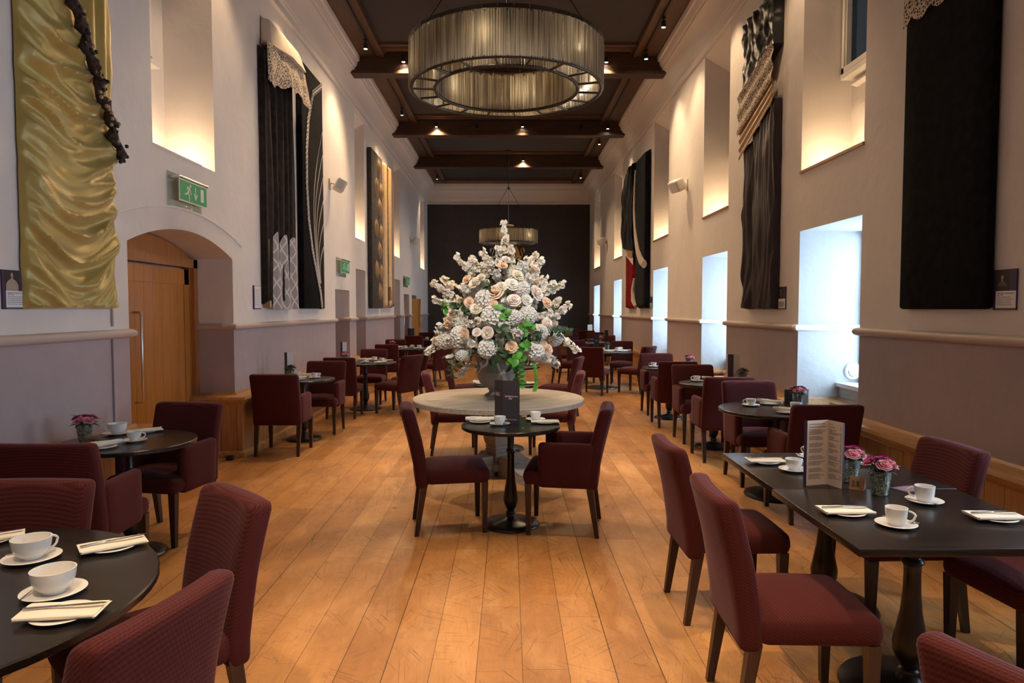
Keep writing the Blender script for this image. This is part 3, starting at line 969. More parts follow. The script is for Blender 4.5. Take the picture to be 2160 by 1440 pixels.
table('R8', 2.56, 23.5, 0.401, 'farthest dark round table in the right corner by the far wall')
TB['RN'] = (1.68, 2.785, 0.42); TB['RF'] = (1.69, 3.60, 0.42)
place('sq', build_square_table(0.435, 0.405), (1.68, 2.785, 0), 0, 'dark square table in front, nearer half of the joined pair on the right', 'table', 'dark square pedestal tables')
place('sq', None, (1.695, 3.601, 0), 0, 'dark square table carrying the cream menu and flower vases, farther half of the pair', 'table', 'dark square pedestal tables')

# chairs: x, y, facing (degrees), armrests
for c in (
    (-1.93, 2.44, 270, 0, 'maroon chair on the far side of the near left table, facing us'),
    (-1.27, 2.35, 226, 0, 'tall maroon chair at the right of the near left table, its back to the aisle'),
    (-1.14, 1.68, 166, 0, 'nearest maroon chair at the bottom left, its back cut by the picture edge'),
    (-2.43, 3.86, 92, 1, 'maroon armchair with its back to us at the table numbered 23'),
    (-2.44, 4.78, 261, 1, 'maroon armchair facing us at the table numbered 23, beside the doorway'),
    (-2.52, 7.64, 90, 1, 'maroon armchair with its back to us next to the oak plinth on the left'),
    (-2.45, 8.86, 270, 1, 'maroon armchair facing us behind the small table past the oak plinth'),
    (-2.45, 10.18, 90, 0, 'maroon chair with its back to us at the left table laid for four'),
    (-2.36, 11.65, 270, 0, 'maroon chair facing us across the left table laid for four'),
    (-1.74, 10.51, 150, 0, 'maroon chair turned to the left table for four, nearer of the aisle pair'),
    (-1.68, 11.2, 190, 0, 'maroon chair behind the nearer of the aisle pair at the left table for four'),
    (-2.43, 13.9, 90, 0, 'maroon chair with its back to us at the table below the leaf panel'),
    (-2.62, 15.5, 270, 0, 'maroon chair facing us by the left wall below the leaf panel'),
    (-1.56, 14.3, 137, 0, 'maroon chair at the aisle side of the table below the leaf panel, back to us'),
    (-1.72, 15.3, 205, 0, 'maroon chair at the far aisle side of the table below the leaf panel'),
    (-2.5, 18.35, 90, 0, 'maroon chair with its back to us at the farthest left table'),
    (-2.45, 20.1, 270, 0, 'maroon chair facing us at the farthest left table by the far door'),
    (-0.42, 5.0, 10, 0, 'maroon armless chair at the left of the small centre table'),
    (0.39, 4.98, 170.5, 1, 'maroon armchair at the right of the small centre table'),
    (-0.60, 7.63, 7, 0, 'maroon chair at the left, partly behind the grey round table'),
    (0.48, 7.64, 172, 0, 'maroon chair at the right, partly behind the grey round table'),
    (-0.60, 10.05, 4, 0, 'maroon chair left of the urn in the centre background, seen from its side'),
    (0.72, 10.05, 163, 0, 'maroon chair right of the flowers in the centre background, its back showing'),
    (1.17, 3.60, 1, 0, 'farther maroon chair on the aisle side of the joined square tables'),
    (1.13, 2.66, -2, 0, 'big maroon chair in front on the aisle side of the joined square tables'),
    (1.99, 3.50, 182, 0, 'maroon chair by the right wall facing the joined square tables'),
    (2.30, 2.94, 186, 0, 'maroon chair at the right picture edge, only its seat and legs showing'),
    (1.30, 1.40, 27, 0, 'maroon chair back rising into the bottom right corner'),
    (2.33, 5.27, 90, 1, 'dark-backed maroon armchair behind the cream menu, facing away'),
    (2.33, 6.28, 270, 1, 'pink-lit maroon armchair facing us at the nearest window recess'),
    (2.27, 7.31, 90, 1, 'maroon armchair with its back to us between the first two window recesses'),
    (2.31, 8.24, 270, 1, 'maroon armchair facing us between the first two window recesses'),
    (2.26, 9.40, 90, 1, 'maroon armchair with its back to us at the second window recess'),
    (2.33, 10.44, 270, 1, 'maroon armchair facing us at the second window recess'),
    (1.62, 12.85, 70, 0, 'maroon chair with its back to us at the large round table on the right'),
    (2.42, 13.08, 138, 0, 'maroon chair with a pink-lit back at the large round table'),
    (2.42, 14.62, 258, 0, 'maroon chair facing us behind the large round table on the right'),
    (1.24, 14.42, -25, 0, 'maroon chair at the left of the large round table, seen from its side'),
    (1.60, 15.0, 288, 0, 'maroon chair behind the left side of the large round table'),
    (1.50, 17.3, 0, 0, 'brown-lit maroon chair left of the table behind the large round table'),
    (2.62, 18.1, 265, 0, 'maroon chair facing us right of the far black menu'),
    (2.62, 20.3, 270, 1, 'pink-lit armchair facing us far on the right'),
    (2.55, 22.6, 90, 1, 'dark armchair with its back to us by the far right corner'),
    (2.50, 24.45, 270, 1, 'pink-edged armchair against the far wall in the right corner'),
):
    chair(*c)


# big grey pedestal table with the urn
def grey_table():
    t = thing('pedestal_table', 'big round weathered grey oak table carrying the flower urn', 'table', (-0.10, 6.57, 0), R(35))
    r = 0.825
    MB().lathe([(0, 0.695), (r - 0.02, 0.695), (r, 0.702), (r, 0.742), (r - 0.008, 0.75), (r - 0.115, 0.75), (r - 0.118, 0.747), (r - 0.121, 0.75), (0, 0.75)], 72).build('tabletop', M['greywood'], t, smooth=25)
    p = [(0.20, 0.695), (0.20, 0.66), (0.14, 0.64), (0.115, 0.60), (0.105, 0.565), (0.115, 0.52), (0.135, 0.46), (0.15, 0.40), (0.148, 0.35), (0.13, 0.30), (0.118, 0.285), (0.128, 0.28), (0.128, 0.265), (0.118, 0.26), (0.128, 0.25), (0.128, 0.235), (0.115, 0.228), (0.115, 0.13), (0.16, 0.12), (0.16, 0.06), (0.0, 0.06)]
    MB().lathe(list(reversed(p)), 4, a0=PI / 4).build('pedestal', M['greywood'], t, smooth=0)
    for k in range(4):
        prof = [(0.08, 0.0), (0.50, 0.0), (0.53, 0.02), (0.53, 0.06), (0.50, 0.085), (0.44, 0.085), (0.40, 0.10), (0.34, 0.115), (0.28, 0.15), (0.22, 0.20), (0.10, 0.20)]
        m = MB().prism(prof, 0.12, T=Matrix.Rotation(k * PI / 2, 4, 'Z') @ Matrix.Translation((0, 0.06, 0)) @ Matrix.Rotation(R(90), 4, 'X'))
        m.build('foot', M['greywood'], t, smooth=25)
    MB().box((-0.45, -0.05, 0.66), (0.45, 0.05, 0.695)).box((-0.05, -0.45, 0.66), (0.05, 0.45, 0.695)).build('top_batten', M['greywood'], t, smooth=0)


grey_table()


# ------------------------------------------------------------------ table settings
def b_cup(r, h, straight=False):
    def f():
        t = thing('coffee_cup', '', 'cup')
        if straight:
            p = [(0, 0.004), (r * 0.62, 0.0), (r * 0.66, 0.006), (r * 0.80, 0.012), (r * 0.88, 0.025), (r * 0.93, h * 0.5), (r * 0.98, h * 0.93), (r, h), (r - 0.004, h), (r * 0.87, h * 0.5), (r * 0.80, 0.022), (0, 0.012)]
        else:
            p = [(0, 0.004), (r * 0.50, 0.0), (r * 0.52, 0.007), (r * 0.66, 0.012), (r * 0.83, 0.025), (r * 0.93, h * 0.55), (r * 0.98, h * 0.85), (r, h), (r - 0.004, h), (r * 0.9, h * 0.6), (r * 0.72, 0.022), (0, 0.012)]
        MB().lathe(p, 32).build('bowl', M['china'], t)
        hp = []
        for k in range(11):
            a = -PI / 2 + PI * k / 10
            hp.append((r * 0.90 + 0.026 * math.cos(a) + (0.004 if k > 5 else 0), 0, h * 0.55 + h * 0.30 * math.sin(a)))
        MB().tube(hp, 0.0042, 8).build('handle', M['china'], t)
        return t
    return f


def b_dish(r, h, name):
    def f():
        o = MB().lathe([(0, 0.003), (r * 0.5, 0.0), (r * 0.55, 0.0), (r * 0.62, 0.004), (r * 0.92, h - 0.003), (r, h), (r * 0.97, h + 0.001), (r * 0.60, 0.0075), (r * 0.4, 0.006), (0, 0.006)], 40).build(name, M['china'])
        return o
    return f


def b_spoon():
    m = MB()
    m.tube([(0.0, 0, 0.002), (0.03, 0, 0.0035), (0.07, 0, 0.004), (0.10, 0, 0.0032)], [0.0016, 0.0014, 0.0017, 0.0026], 6)

    def bowl(u, v):
        a = 2 * PI * u; q = v
        return (-0.017 + 0.019 * q * math.cos(a), 0.0115 * q * math.sin(a), 0.0008 + 0.0035 * q * q)
    m.grid(16, 4, bowl)
    return m.build('teaspoon', M['cutlery'])


def b_knife():
    m = MB()
    m.rbox((-0.105, -0.0045, 0.0), (-0.01, 0.0045, 0.006), 0.0028, 4)
    m.prism([(-0.012, -0.006), (0.085, -0.008), (0.10, -0.004), (0.104, 0.003), (0.09, 0.0068), (-0.012, 0.006)], 0.0014, T=Matrix.Translation((0, 0, 0.002)))
    return m.build('table_knife', M['cutlery'])


def b_napkin(kind):
    def f():
        m = MB()
        if kind == 0:      # folded into a loose oblong
            for k, (dz, dx) in enumerate(((0.0, 0.0), (0.0042, 0.004), (0.0084, -0.002))):
                def sh(u, v, dz=dz, dx=dx):
                    x = (u - 0.5) * 0.205 + dx; y = (v - 0.5) * 0.105
                    return (x, y, 0.001 + dz + 0.004 * math.sin(u * 5.0 + v) * 0.6 + (0.0 if v < 0.9 else -dz * 0.4))
                m.grid(12, 6, sh)
            m.tube([(-0.1, -0.052, 0.006), (0, -0.053, 0.007), (0.1, -0.052, 0.005)], 0.0058, 8)
            m.box((-0.100, -0.049, 0.0005), (0.100, 0.049, 0.0065))
        else:              # rolled
            pts = [(-0.11 + 0.022 * i, 0.002 * math.sin(i), 0.016 + 0.001 * math.cos(i * 1.3)) for i in range(11)]
            m.tube(pts, [0.014 + 0.0015 * math.sin(i * 1.7) for i in range(11)], 12)
            m.tube([(p[0] * 0.96, p[1] + 0.026, 0.013) for p in pts], 0.0125, 10)
            m.grid(10, 3, lambda u, v: (-0.10 + 0.2 * u, -0.012 + 0.05 * v, 0.026 + 0.002 * math.sin(6 * u)))
        return m.build('napkin', M['napkin'])
    return f


def clampt(key, x, y, m):
    cx, cy, r = TB[key]
    if key in ('RN', 'RF'): return x, y
    d = math.hypot(x - cx, y - cy)
    if d > r - m:
        k = (r - m) / d; x, y = cx + (x - cx) * k, cy + (y - cy) * k
    return x, y


Z0 = 0.7502


def cup_set(key, x, y, ang, where, big=0, spoon=True):
    """a saucer, the cup standing on it and the spoon beside the cup"""
    x, y = clampt(key, x, y, 0.085)
    r = 0.088 if big == 1 else 0.076
    place('saucer%d' % (big == 1), b_dish(r, 0.014, 'saucer'), (x, y, Z0), 0, 'white saucer under cup ' + where, 'saucer', 'white saucers')
    ck = {0: ('cup0', b_cup(0.044, 0.058)), 1: ('cup1', b_cup(0.061, 0.070)), 2: ('cup2', b_cup(0.041, 0.068, True))}[big]
    place(ck[0], ck[1], (x, y, Z0 + 0.0068), R(ang), 'white china cup ' + where, 'cup', 'white cups')
    if spoon:
        a = R(ang + 75); d = r * 0.66
        place('spoon', b_spoon, (x + d * math.cos(a) - 0.035 * math.cos(a + 1.5), y + d * math.sin(a) - 0.035 * math.sin(a + 1.5), Z0 + 0.0125), a + 1.5,
              'steel teaspoon ' + where, 'spoon', 'teaspoons on saucers')


def plate_set(key, x, y, ang, where, kind=0, knife=True):
    x, y = clampt(key, x, y, 0.10)
    place('plate', b_dish(0.082, 0.012, 'side_plate'), (x, y, Z0), 0, 'white plate under napkin ' + where, 'plate', 'white side plates')
    place('napkin%d' % kind, b_napkin(kind), (x, y, Z0 + 0.0128), R(ang), 'folded ivory napkin ' + where, 'napkin', 'ivory napkins')
    if knife:
        place('knife', b_knife, (x + 0.004, y + 0.003, Z0 + 0.0128 + (0.0135 if kind == 0 else 0.031)), R(ang + 4), 'steel knife on napkin ' + where, 'knife', 'table knives')


NL = 'on the front left table, '
cup_set('L1', -1.62, 2.29, 60, NL + 'the rear of two big ones', 1)
cup_set('L1', -1.36, 2.01, 120, NL + 'the front of two big ones', 1)
plate_set('L1', -1.41, 2.40, 38, NL + 'at its rear right edge')
plate_set('L1', -1.235, 1.86, 8, NL + 'frontmost')
plate_set('L1', -1.90, 2.47, 35, NL + 'leftmost, at the picture edge')
W23 = 'on the table numbered 23, '
cup_set('L2', -2.66, 4.62, 200, W23 + 'the farther left one', 1, False)
cup_set('L2', -2.41, 4.37, 10, W23 + 'the nearer right one', 0)
plate_set('L2', -2.52, 4.74, 35, W23 + 'behind the cups')
plate_set('L2', -2.49, 4.16, 50, W23 + 'behind the armchair back', 1, False)
W = 'on the small table past the oak plinth, '
cup_set('L3', -2.66, 8.54, 40, W + 'the left one')
cup_set('L3', -2.40, 8.42, 20, W + 'the right one')
plate_set('L3', -2.49, 8.62, 20, W + 'behind the right cup', 1, False)
plate_set('L3', -2.54, 8.20, 30, W + 'nearest us', 1, False)
W = 'on the left table for four, '
cup_set('L4', -2.56, 11.16, 190, W + 'leftmost', 0, False)
cup_set('L4', -2.29, 10.86, 30, W + 'nearest us', 0, False)
cup_set('L4', -2.22, 11.28, 60, W + 'farthest one', 0, False)
cup_set('L4', -2.06, 11.04, 20, W + 'rightmost one', 0, False)
plate_set('L4', -2.03, 10.80, 20, W + 'front right', 0, False)
plate_set('L4', -2.00, 11.22, 30, W + 'back right', 0, False)
plate_set('L4', -2.50, 10.74, 40, W + 'front left', 1, False)
plate_set('L4', -2.38, 11.30, 10, W + 'back left', 1, False)
W = 'on the table below the leaf panel, '
cup_set('L5', -2.24, 14.72, 30, W + 'left one', 0, False)
cup_set('L5', -2.14, 15.08, 30, W + 'middle one', 0, False)
cup_set('L5', -1.98, 15.05, 30, W + 'right one', 0, False)
plate_set('L5', -1.94, 14.70, 20, W + 'at the right', 0, False)
plate_set('L5', -2.42, 15.1, 20, W + 'behind at the left', 1, False)
plate_set('L5', -2.46, 14.6, 20, W + 'in front at the left', 1, False)
cup_set('L6', -2.32, 19.3, 20, 'on the farthest left table', 0, False)
plate_set('L6', -2.50, 19.05, 20, 'on the farthest left table', 1, False)
W = 'on the small centre table, '
cup_set('T1', -0.065, 4.99, 275, W + 'in front of the black menu')
cup_set('T1', 0.205, 5.20, 80, W + 'right of the black menu')
plate_set('T1', -0.215, 5.10, 2, W + 'at its left', 1, False)
plate_set('T1', 0.27, 5.06, 0, W + 'at its right', 0)
plate_set('T2', -0.30, 7.72, 5, 'left of the urn, just behind the grey table', 1)
plate_set('T2', 0.22, 7.74, 0, 'right of the urn, just behind the grey table', 0)
plate_set('T3', -0.38, 10.2, 0, 'on the centre background table, left of the urn', 1, False)
plate_set('T3', 0.34, 10.3, 0, 'on the centre background table, right of the urn', 1, False)
W = 'on the joined square tables, '
cup_set('RF', 1.50, 3.55, 330, W + 'left of the cream menu')
cup_set('RN', 1.52, 2.635, 330, W + 'nearest us', 2)
cup_set('RN', 1.83, 2.96, 150, W + 'right of the flower vases', 2)
cup_set('RF', 1.73, 3.86, 120, W + 'half hidden behind the menu')
plate_set('RF', 1.42, 3.74, 0, W + 'at the far left end')
plate_set('RN', 1.40, 2.80, 2, W + 'at the near left edge')
plate_set('RN', 1.97, 2.72, 0, W + 'at the right picture edge')
plate_set('RF', 1.93, 3.72, 10, W + 'hidden by the flower vase')
W = 'at the nearest window recess, '
cup_set('R2', 2.13, 5.96, 170, W + 'the left one')
cup_set('R2', 2.42, 5.72, 20, W + 'beside the dark armchair')
plate_set('R2', 2.33, 6.06, 320, W + 'behind the left cup', 1)
plate_set('R2', 2.28, 5.55, 320, W + 'beside the dark armchair', 1)
W = 'between the first two window recesses, '
cup_set('R3', 2.22, 8.02, 170, W + 'on the table edge')
plate_set('R3', 2.42, 8.14, 320, W + 'behind the cup', 1, False)
cup_set('R4', 2.14, 10.05, 170, 'on the table at the second window recess', 0, False)
W = 'on the large round table, '
cup_set('R5', 2.02, 14.15, 30, W + 'left of the pair', 0, False)
cup_set('R5', 2.24, 14.0, 200, W + 'middle one', 0, False)
cup_set('R5', 2.33, 14.2, 20, W + 'rightmost one', 0, False)
plate_set('R5', 2.02, 13.62, 10, W + 'behind the chair back', 1, False)
plate_set('R5', 2.28, 13.72, 10, W + 'nearest the wall side', 0, False)
plate_set('R5', 2.40, 13.98, 10, W + 'under the far chair', 0, False)
plate_set('R5', 1.98, 14.3, 10, W + 'farther back', 1, False)
plate_set('R6', 1.88, 17.3, 0, 'left on the table behind the large round one', 0, False)
plate_set('R6', 2.34, 17.35, 0, 'right on the table behind the large round one', 0, False)


# ------------------------------------------------------------------ menus, number blocks, small vases
def TX(origin, ux, uy):
    """matrix taking text x to ux, text y to uy"""
    ux = Vector(ux).normalized(); uy = Vector(uy).normalized(); uz = ux.cross(uy)
    return Matrix(((ux.x, uy.x, uz.x, origin[0]), (ux.y, uy.y, uz.y, origin[1]), (ux.z, uy.z, uz.z, origin[2]), (0, 0, 0, 1)))


def text_bars(m, T, x0, x1, y0, y1, rows, seed, h=0.0016, mi=0, ragged=0.35, gaps=()):
    """rows of word-length strokes standing for print too small to read in the photograph"""
    rnd = random.Random(seed)
    for k in range(rows):
        if k in gaps: continue
        y = y1 - (y1 - y0) * (k + 0.5) / rows
        x = x0; xe = x1 - (x1 - x0) * ragged * rnd.random()
        while x < xe:
            w = min(xe - x, rnd.uniform(0.004, 0.013) * (x1 - x0) / 0.085)
            m.box((x, y - h / 2, 0.0002), (x + w, y + h / 2, 0.0005), mi, T)
            x += w + (x1 - x0) * 0.022
    return m


def panel(m, p, q, h, t=0.0012, mi=0):
    """upright card between two floor points"""
    p = Vector((*p, 0)); q = Vector((*q, 0)); n = (q - p).cross(Vector((0, 0, 1))).normalized() * t
    v = [p, q, q + n, p + n]; v = [tuple(a) for a in v] + [(a.x, a.y, h) for a in v]
    m.add(v, [(0, 3, 2, 1), (4, 5, 6, 7), (0, 1, 5, 4), (1, 2, 6, 5), (2, 3, 7, 6), (3, 0, 4, 7)], mi)


PANELS = {}


def menu(name, label, loc, pts, h, face_mats, group='table menus', printed=None):
    """zig-zag card of upright panels; pts are local plan points, face_mats one material per panel"""
    t = thing(name, label, 'menu', loc, 0, group)
    for i in range(len(pts) - 1):
        m = MB(); panel(m, pts[i], pts[i + 1], h)
        o = m.build('menu_panel', face_mats[i], t, smooth=0)
        PANELS.setdefault(t.name, []).append(o)
    return t


HM = 0.32
t = menu('folded_menu', 'tall black folded tea menu standing on the small centre table', (-0.02, 5.10, Z0),
         [(-0.085, 0.045), (-0.022, -0.03), (0.10, -0.065), (0.07, 0.06)], HM, [M['menublack']] * 3)
ux = Vector((0.122, -0.035, 0)).normalized(); o0 = Vector((-0.022, -0.03, 0)) + Vector((-0.035, -0.122, 0)).normalized() * 0.0016
text_part('menu_title', 'AFTERNOON\n      TEA', 0.0165, M['inkpink'], PANELS[t.name][1], TX(o0 + ux * 0.014 + Vector((0, 0, 0.196)), ux, (0, 0, 1)))
text_part('menu_title', 'THE TEA ROOMS', 0.0085, M['inkpink'], PANELS[t.name][1], TX(o0 + ux * 0.040 + Vector((0, 0, 0.026)), ux, (0, 0, 1)))
em = MB()
Tm = TX(o0 + ux * 0.020 + Vector((0, 0, 0.022)), ux, (0, 0, 1))
for a, b in (((0, 0), (0.004, 0.012)), ((0.010, 0), (0.014, 0.012)), ((0.0, 0.009), (0.014, 0.012)), ((0.005, 0.012), (0.009, 0.016))):
    em.box((*a, 0.0), (*b, 0.0006), 0, Tm)
em.build('menu_emblem', M['inkgold'], PANELS[t.name][1], smooth=0)
ux2 = Vector((0.063, -0.075, 0)).normalized(); o1 = Vector((-0.085, 0.045, 0)) + Vector((-0.075, -0.063, 0)).normalized() * 0.0016
tb = text_bars(MB(), TX(o1 + ux2 * 0.012 + Vector((0, 0, 0.20)), ux2, (0, 0, 1)), 0, 0.06, 0, 0.028, 5, 3)
tb.build('menu_print', M['inkpink'], PANELS[t.name][0], smooth=0)

t = menu('folded_menu', 'tall cream folded menu with printed lists on the joined square tables', (1.52, 3.235, Z0),
         [(-0.085, 0.015), (0.028, 0.045), (0.058, -0.045)], 0.315, [M['menucream']] * 2)
for (p, q, sd) in (((-0.085, 0.015), (0.028, 0.045), 1), ((0.028, 0.045), (0.058, -0.045), 2)):
    u = Vector((q[0] - p[0], q[1] - p[1], 0)); L = u.length; u.normalize()
    nrm = u.cross(Vector((0, 0, 1)))
    mb = MB()
    text_bars(mb, TX(Vector((*p, 0)) + nrm * 0.0013, u, (0, 0, 1)), 0.010, L - 0.012, 0.03, 0.30, 40, sd, h=0.0026, ragged=0.35 if sd == 1 else 0.7, gaps=(1, 3, 8, 12, 13, 17, 21, 22, 26, 30, 31, 35))
    if sd == 2:
        for k in range(36):
            if k % 7 not in (3,):
                z = 0.29 - k * 0.0073
                mb.box((L - 0.014, z, 0.0002), (L - 0.008, z + 0.0026, 0.0006), 0, TX(Vector((*p, 0)) + nrm * 0.0013, u, (0, 0, 1)))
    mb.build('menu_print', M['ink'], PANELS[t.name][sd - 1], smooth=0)
mb = MB(); panel(mb, (-0.097, 0.022), (-0.085, 0.0155), 0.315); panel(mb, (0.0585, -0.045), (0.068, -0.037), 0.313)
mb.build('menu_edge', M['purple'], t, smooth=0)
W3 = [(-0.075, 0.03), (-0.02, -0.03), (0.075, -0.005)]
menu('folded_menu', 'white and black menu card on the small table past the oak plinth', (-2.70, 8.42, Z0), [(-0.06, -0.02), (-0.015, -0.06), (0.05, -0.02)], HM, [M['menublack'], M['menuwhite']])
menu('folded_menu', 'white and black menu card on the left table for four', (-2.66, 11.03, Z0), [(-0.055, -0.01), (-0.012, -0.06), (0.05, -0.03)], HM, [M['menublack'], M['menuwhite']])
menu('folded_menu', 'black menu card on the farthest left table', (-2.72, 18.95, Z0), [(-0.09, 0.02), (0.0, -0.02), (0.10, 0.02)], HM, [M['menublack'], M['menublack']])
menu('folded_menu', 'menu card with cream inside and black spine between the right window recesses', (2.66, 8.02, Z0), [(-0.065, 0.03), (-0.02, -0.04), (0.065, 0.0)], HM, [M['menublack'], M['menucream']])
t = menu('folded_menu', 'black menu card standing on the large round table at the right', (1.82, 14.12, Z0), [(-0.06, 0.02), (0.055, -0.01), (0.06, 0.07)], HM, [M['menublack'], M['menublack']])
text_part('menu_title', 'AFTERNOON\n      TEA', 0.0165, M['inkpink'], PANELS[t.name][0], TX((-0.05, 0.0135, 0.20), (0.115, -0.03, 0), (0, 0, 1)))
menu('folded_menu', 'narrow black menu card on the table behind the large round one', (2.48, 17.3, Z0), [(-0.045, 0.02), (0.045, 0.0), (0.05, 0.07)], HM, [M['menublack'], M['menublack']])
menu('folded_menu', 'cream menu card far right near the end wall', (2.80, 23.5, Z0), [(-0.08, 0.02), (0.08, 0.0)], HM, [M['menucream']])
menu('folded_menu', 'low dark card stand behind the vase at the nearest window recess', (2.60, 6.10, Z0), [(-0.12, 0.0), (0.0, -0.05), (0.105, 0.02)], 0.13, [M['menublack'], M['menublack']])

t = thing('leaflet', 'purple leaflet lying on the joined square tables', 'leaflet', (1.90, 3.19, Z0), R(20))
MB().box((-0.075, -0.05, 0), (0.075, 0.05, 0.0012)).build('sheet', M['purple'], t, smooth=0)
text_bars(MB(), Matrix.Translation((0, 0, 0.0011)), -0.06, 0.06, -0.04, 0.04, 8, 5, h=0.003).build('leaflet_print', M['inkpink'], t, smooth=0)


def number_block(label, loc, rz, txt, wedge):
    t = thing('table_number', label, 'table number', loc, rz)
    if wedge:
        v = [(-0.032, -0.028, 0), (0.032, -0.028, 0), (0.032, 0.03, 0), (-0.032, 0.03, 0), (-0.032, 0.0, 0.058), (0.032, 0.0, 0.058)]
        MB().add(v, [(0, 3, 2, 1), (0, 1, 5, 4), (1, 2, 5), (2, 3, 4, 5), (3, 0, 4)]).build('block', M['blockwood'], t, smooth=0)
        text_part('number', txt, 0.036, M['black'], t, TX((-0.024, -0.0225, 0.0165), (1, 0, 0), (0, 0.028, 0.058)))
    else:
        MB().rbox((-0.04, -0.012, 0), (0.04, 0.012, 0.058), 0.003, 3).build('block', M['blockwood'], t)
        text_part('number', txt, 0.036, M['black'], t, TX((-0.021, -0.0124, 0.016), (1, 0, 0), (0, 0, 1)))


number_block('small brown wooden block numbered 23 in front of a posy', (-2.62, 4.27, Z0), R(32), '23', False)
number_block('small wooden wedge numbered 25 between two flower vases', (1.655, 3.195, Z0), R(-38), '25', True)


# ------------------------------------------------------------------ flower meshes
def petal(m, T, L, w, cup, curl, mi=0, nu=3, nv=4):
    def fn(u, v):
        x = (u - 0.5) * 2 * w * math.sin(PI * (0.12 + 0.80 * v)) ** 0.8
        z = cup * (v ** 1.5) - curl * max(0, v - 0.6) ** 2 * 4 + 0.35 * x * x / max(w, 1e-4)
        return (x, L * v, z)
    m.grid(nu, nv, fn, mi, T)


def rose_mesh(m, r, mi=0, seed=0, T=None):
    """overlapping cupped petals in five whorls, unit size r, opening towards +Z"""
    rd = random.Random(seed)
    T = T or Matrix()
    for ring, (n, rad, z0, h, span, flare) in enumerate(((3, 0.15, 0.10, 0.58, 150, 0.0), (4, 0.30, 0.06, 0.60, 122, 0.05), (5, 0.47, 0.02, 0.56, 104, 0.14), (6, 0.66, -0.06, 0.52, 92, 0.16), (7, 0.80, -0.16, 0.46, 84, 0.22))):
        for k in range(n):
            a0 = 2 * PI * (k + 0.41 * ring) / n + rd.uniform(-0.12, 0.12)
            hh = h * rd.uniform(0.9, 1.1); fl = flare * rd.uniform(0.8, 1.3)

            def fn(u, v):
                w = math.sin(PI * (0.22 + 0.58 * v)) ** 0.6
                a = a0 + (u - 0.5) * R(span) * w
                q = rad * (0.25 + 0.75 * math.sin(v * PI / 2) ** 0.8) * (1 - (0.45, 0.22, 0.05, 0, 0)[ring] * v ** 3) + fl * v ** 3 + 0.05 * (u - 0.5)
                z = z0 + hh * v * (1 - 0.20 * (2 * u - 1) ** 2 * v) - fl * 0.55 * v ** 4
                return (r * q * math.cos(a), r * q * math.sin(a), r * z)
            m.grid(5, 5, fn, mi, T)
    m.lathe([(0.20 * r, 0.1 * r), (0.24 * r, 0.35 * r), (0.20 * r, 0.55 * r), (0.10 * r, 0.60 * r), (0.05 * r, 0.53 * r), (0, 0.52 * r)], 12, mi, T)


def blossom_mesh(m, T, r, mi=0, n=5, eye=None):
    for k in range(n):
        Tp = T @ Matrix.Rotation(2 * PI * k / n, 4, 'Z') @ Matrix.Rotation(R(28), 4, 'X')
        petal(m, Tp, r, r * 0.55, r * 0.18, r * 0.1, mi, 2, 3)
    if eye is not None:
        m.lathe([(0, r * 0.12), (r * 0.14, r * 0.10), (r * 0.16, r * 0.03), (0, 0)], 6, eye, T)


def align(p, nrm, roll=0.0):
    z = Vector(nrm).normalized()
    return Matrix.Translation(p) @ z.to_track_quat('Z', 'Y').to_matrix().to_4x4() @ Matrix.Rotation(roll, 4, 'Z')


def leaf(m, T, L, w, mi=0, droop=0.25):
    def fn(u, v):
        x = (u - 0.5) * 2 * w * math.sin(PI * (0.06 + 0.92 * v)) ** 0.75 * (1 - 0.25 * v)
        return (x, L * v, -droop * L * v * v + 0.25 * abs(x))
    m.grid(4, 5, fn, mi, T)


# small glass vases with posies
def b_vase():
    p = [(0, 0), (0.030, 0), (0.032, 0.006), (0.033, 0.02), (0.042, 0.092), (0.043, 0.098), (0.040, 0.098), (0.0305, 0.02), (0, 0.010)]
    t = MB()
    n = 36; v = []; f = []
    rnd = random.Random(5)
    prof = [(0.029, 0.0)] + [(0.031 + 0.0115 * k / 14, 0.004 + 0.094 * k / 14) for k in range(15)] + [(0.039, 0.098), (0.031, 0.012), (0.0, 0.010)]
    for j, (r, z) in enumerate(prof):
        for k in range(n):
            a = 2 * PI * k / n
            q = r + (0.0034 * noise.noise(Vector((math.cos(a) * 4.5, math.sin(a) * 4.5, z * 140))) if 0 < j < 15 else 0)
            v.append((q * math.cos(a), q * math.sin(a), z))
    for j in range(len(prof) - 1):
        for k in range(n):
            f.append((j * n + k, j * n + (k + 1) % n, (j + 1) * n + (k + 1) % n, (j + 1) * n + k))
    f.append(tuple(reversed(range(n))))
    return t.add([(x * 1.14, y * 1.14, z * 1.14) for x, y, z in v], f).build('glass_vase', M['vaseglass'], smooth=80)


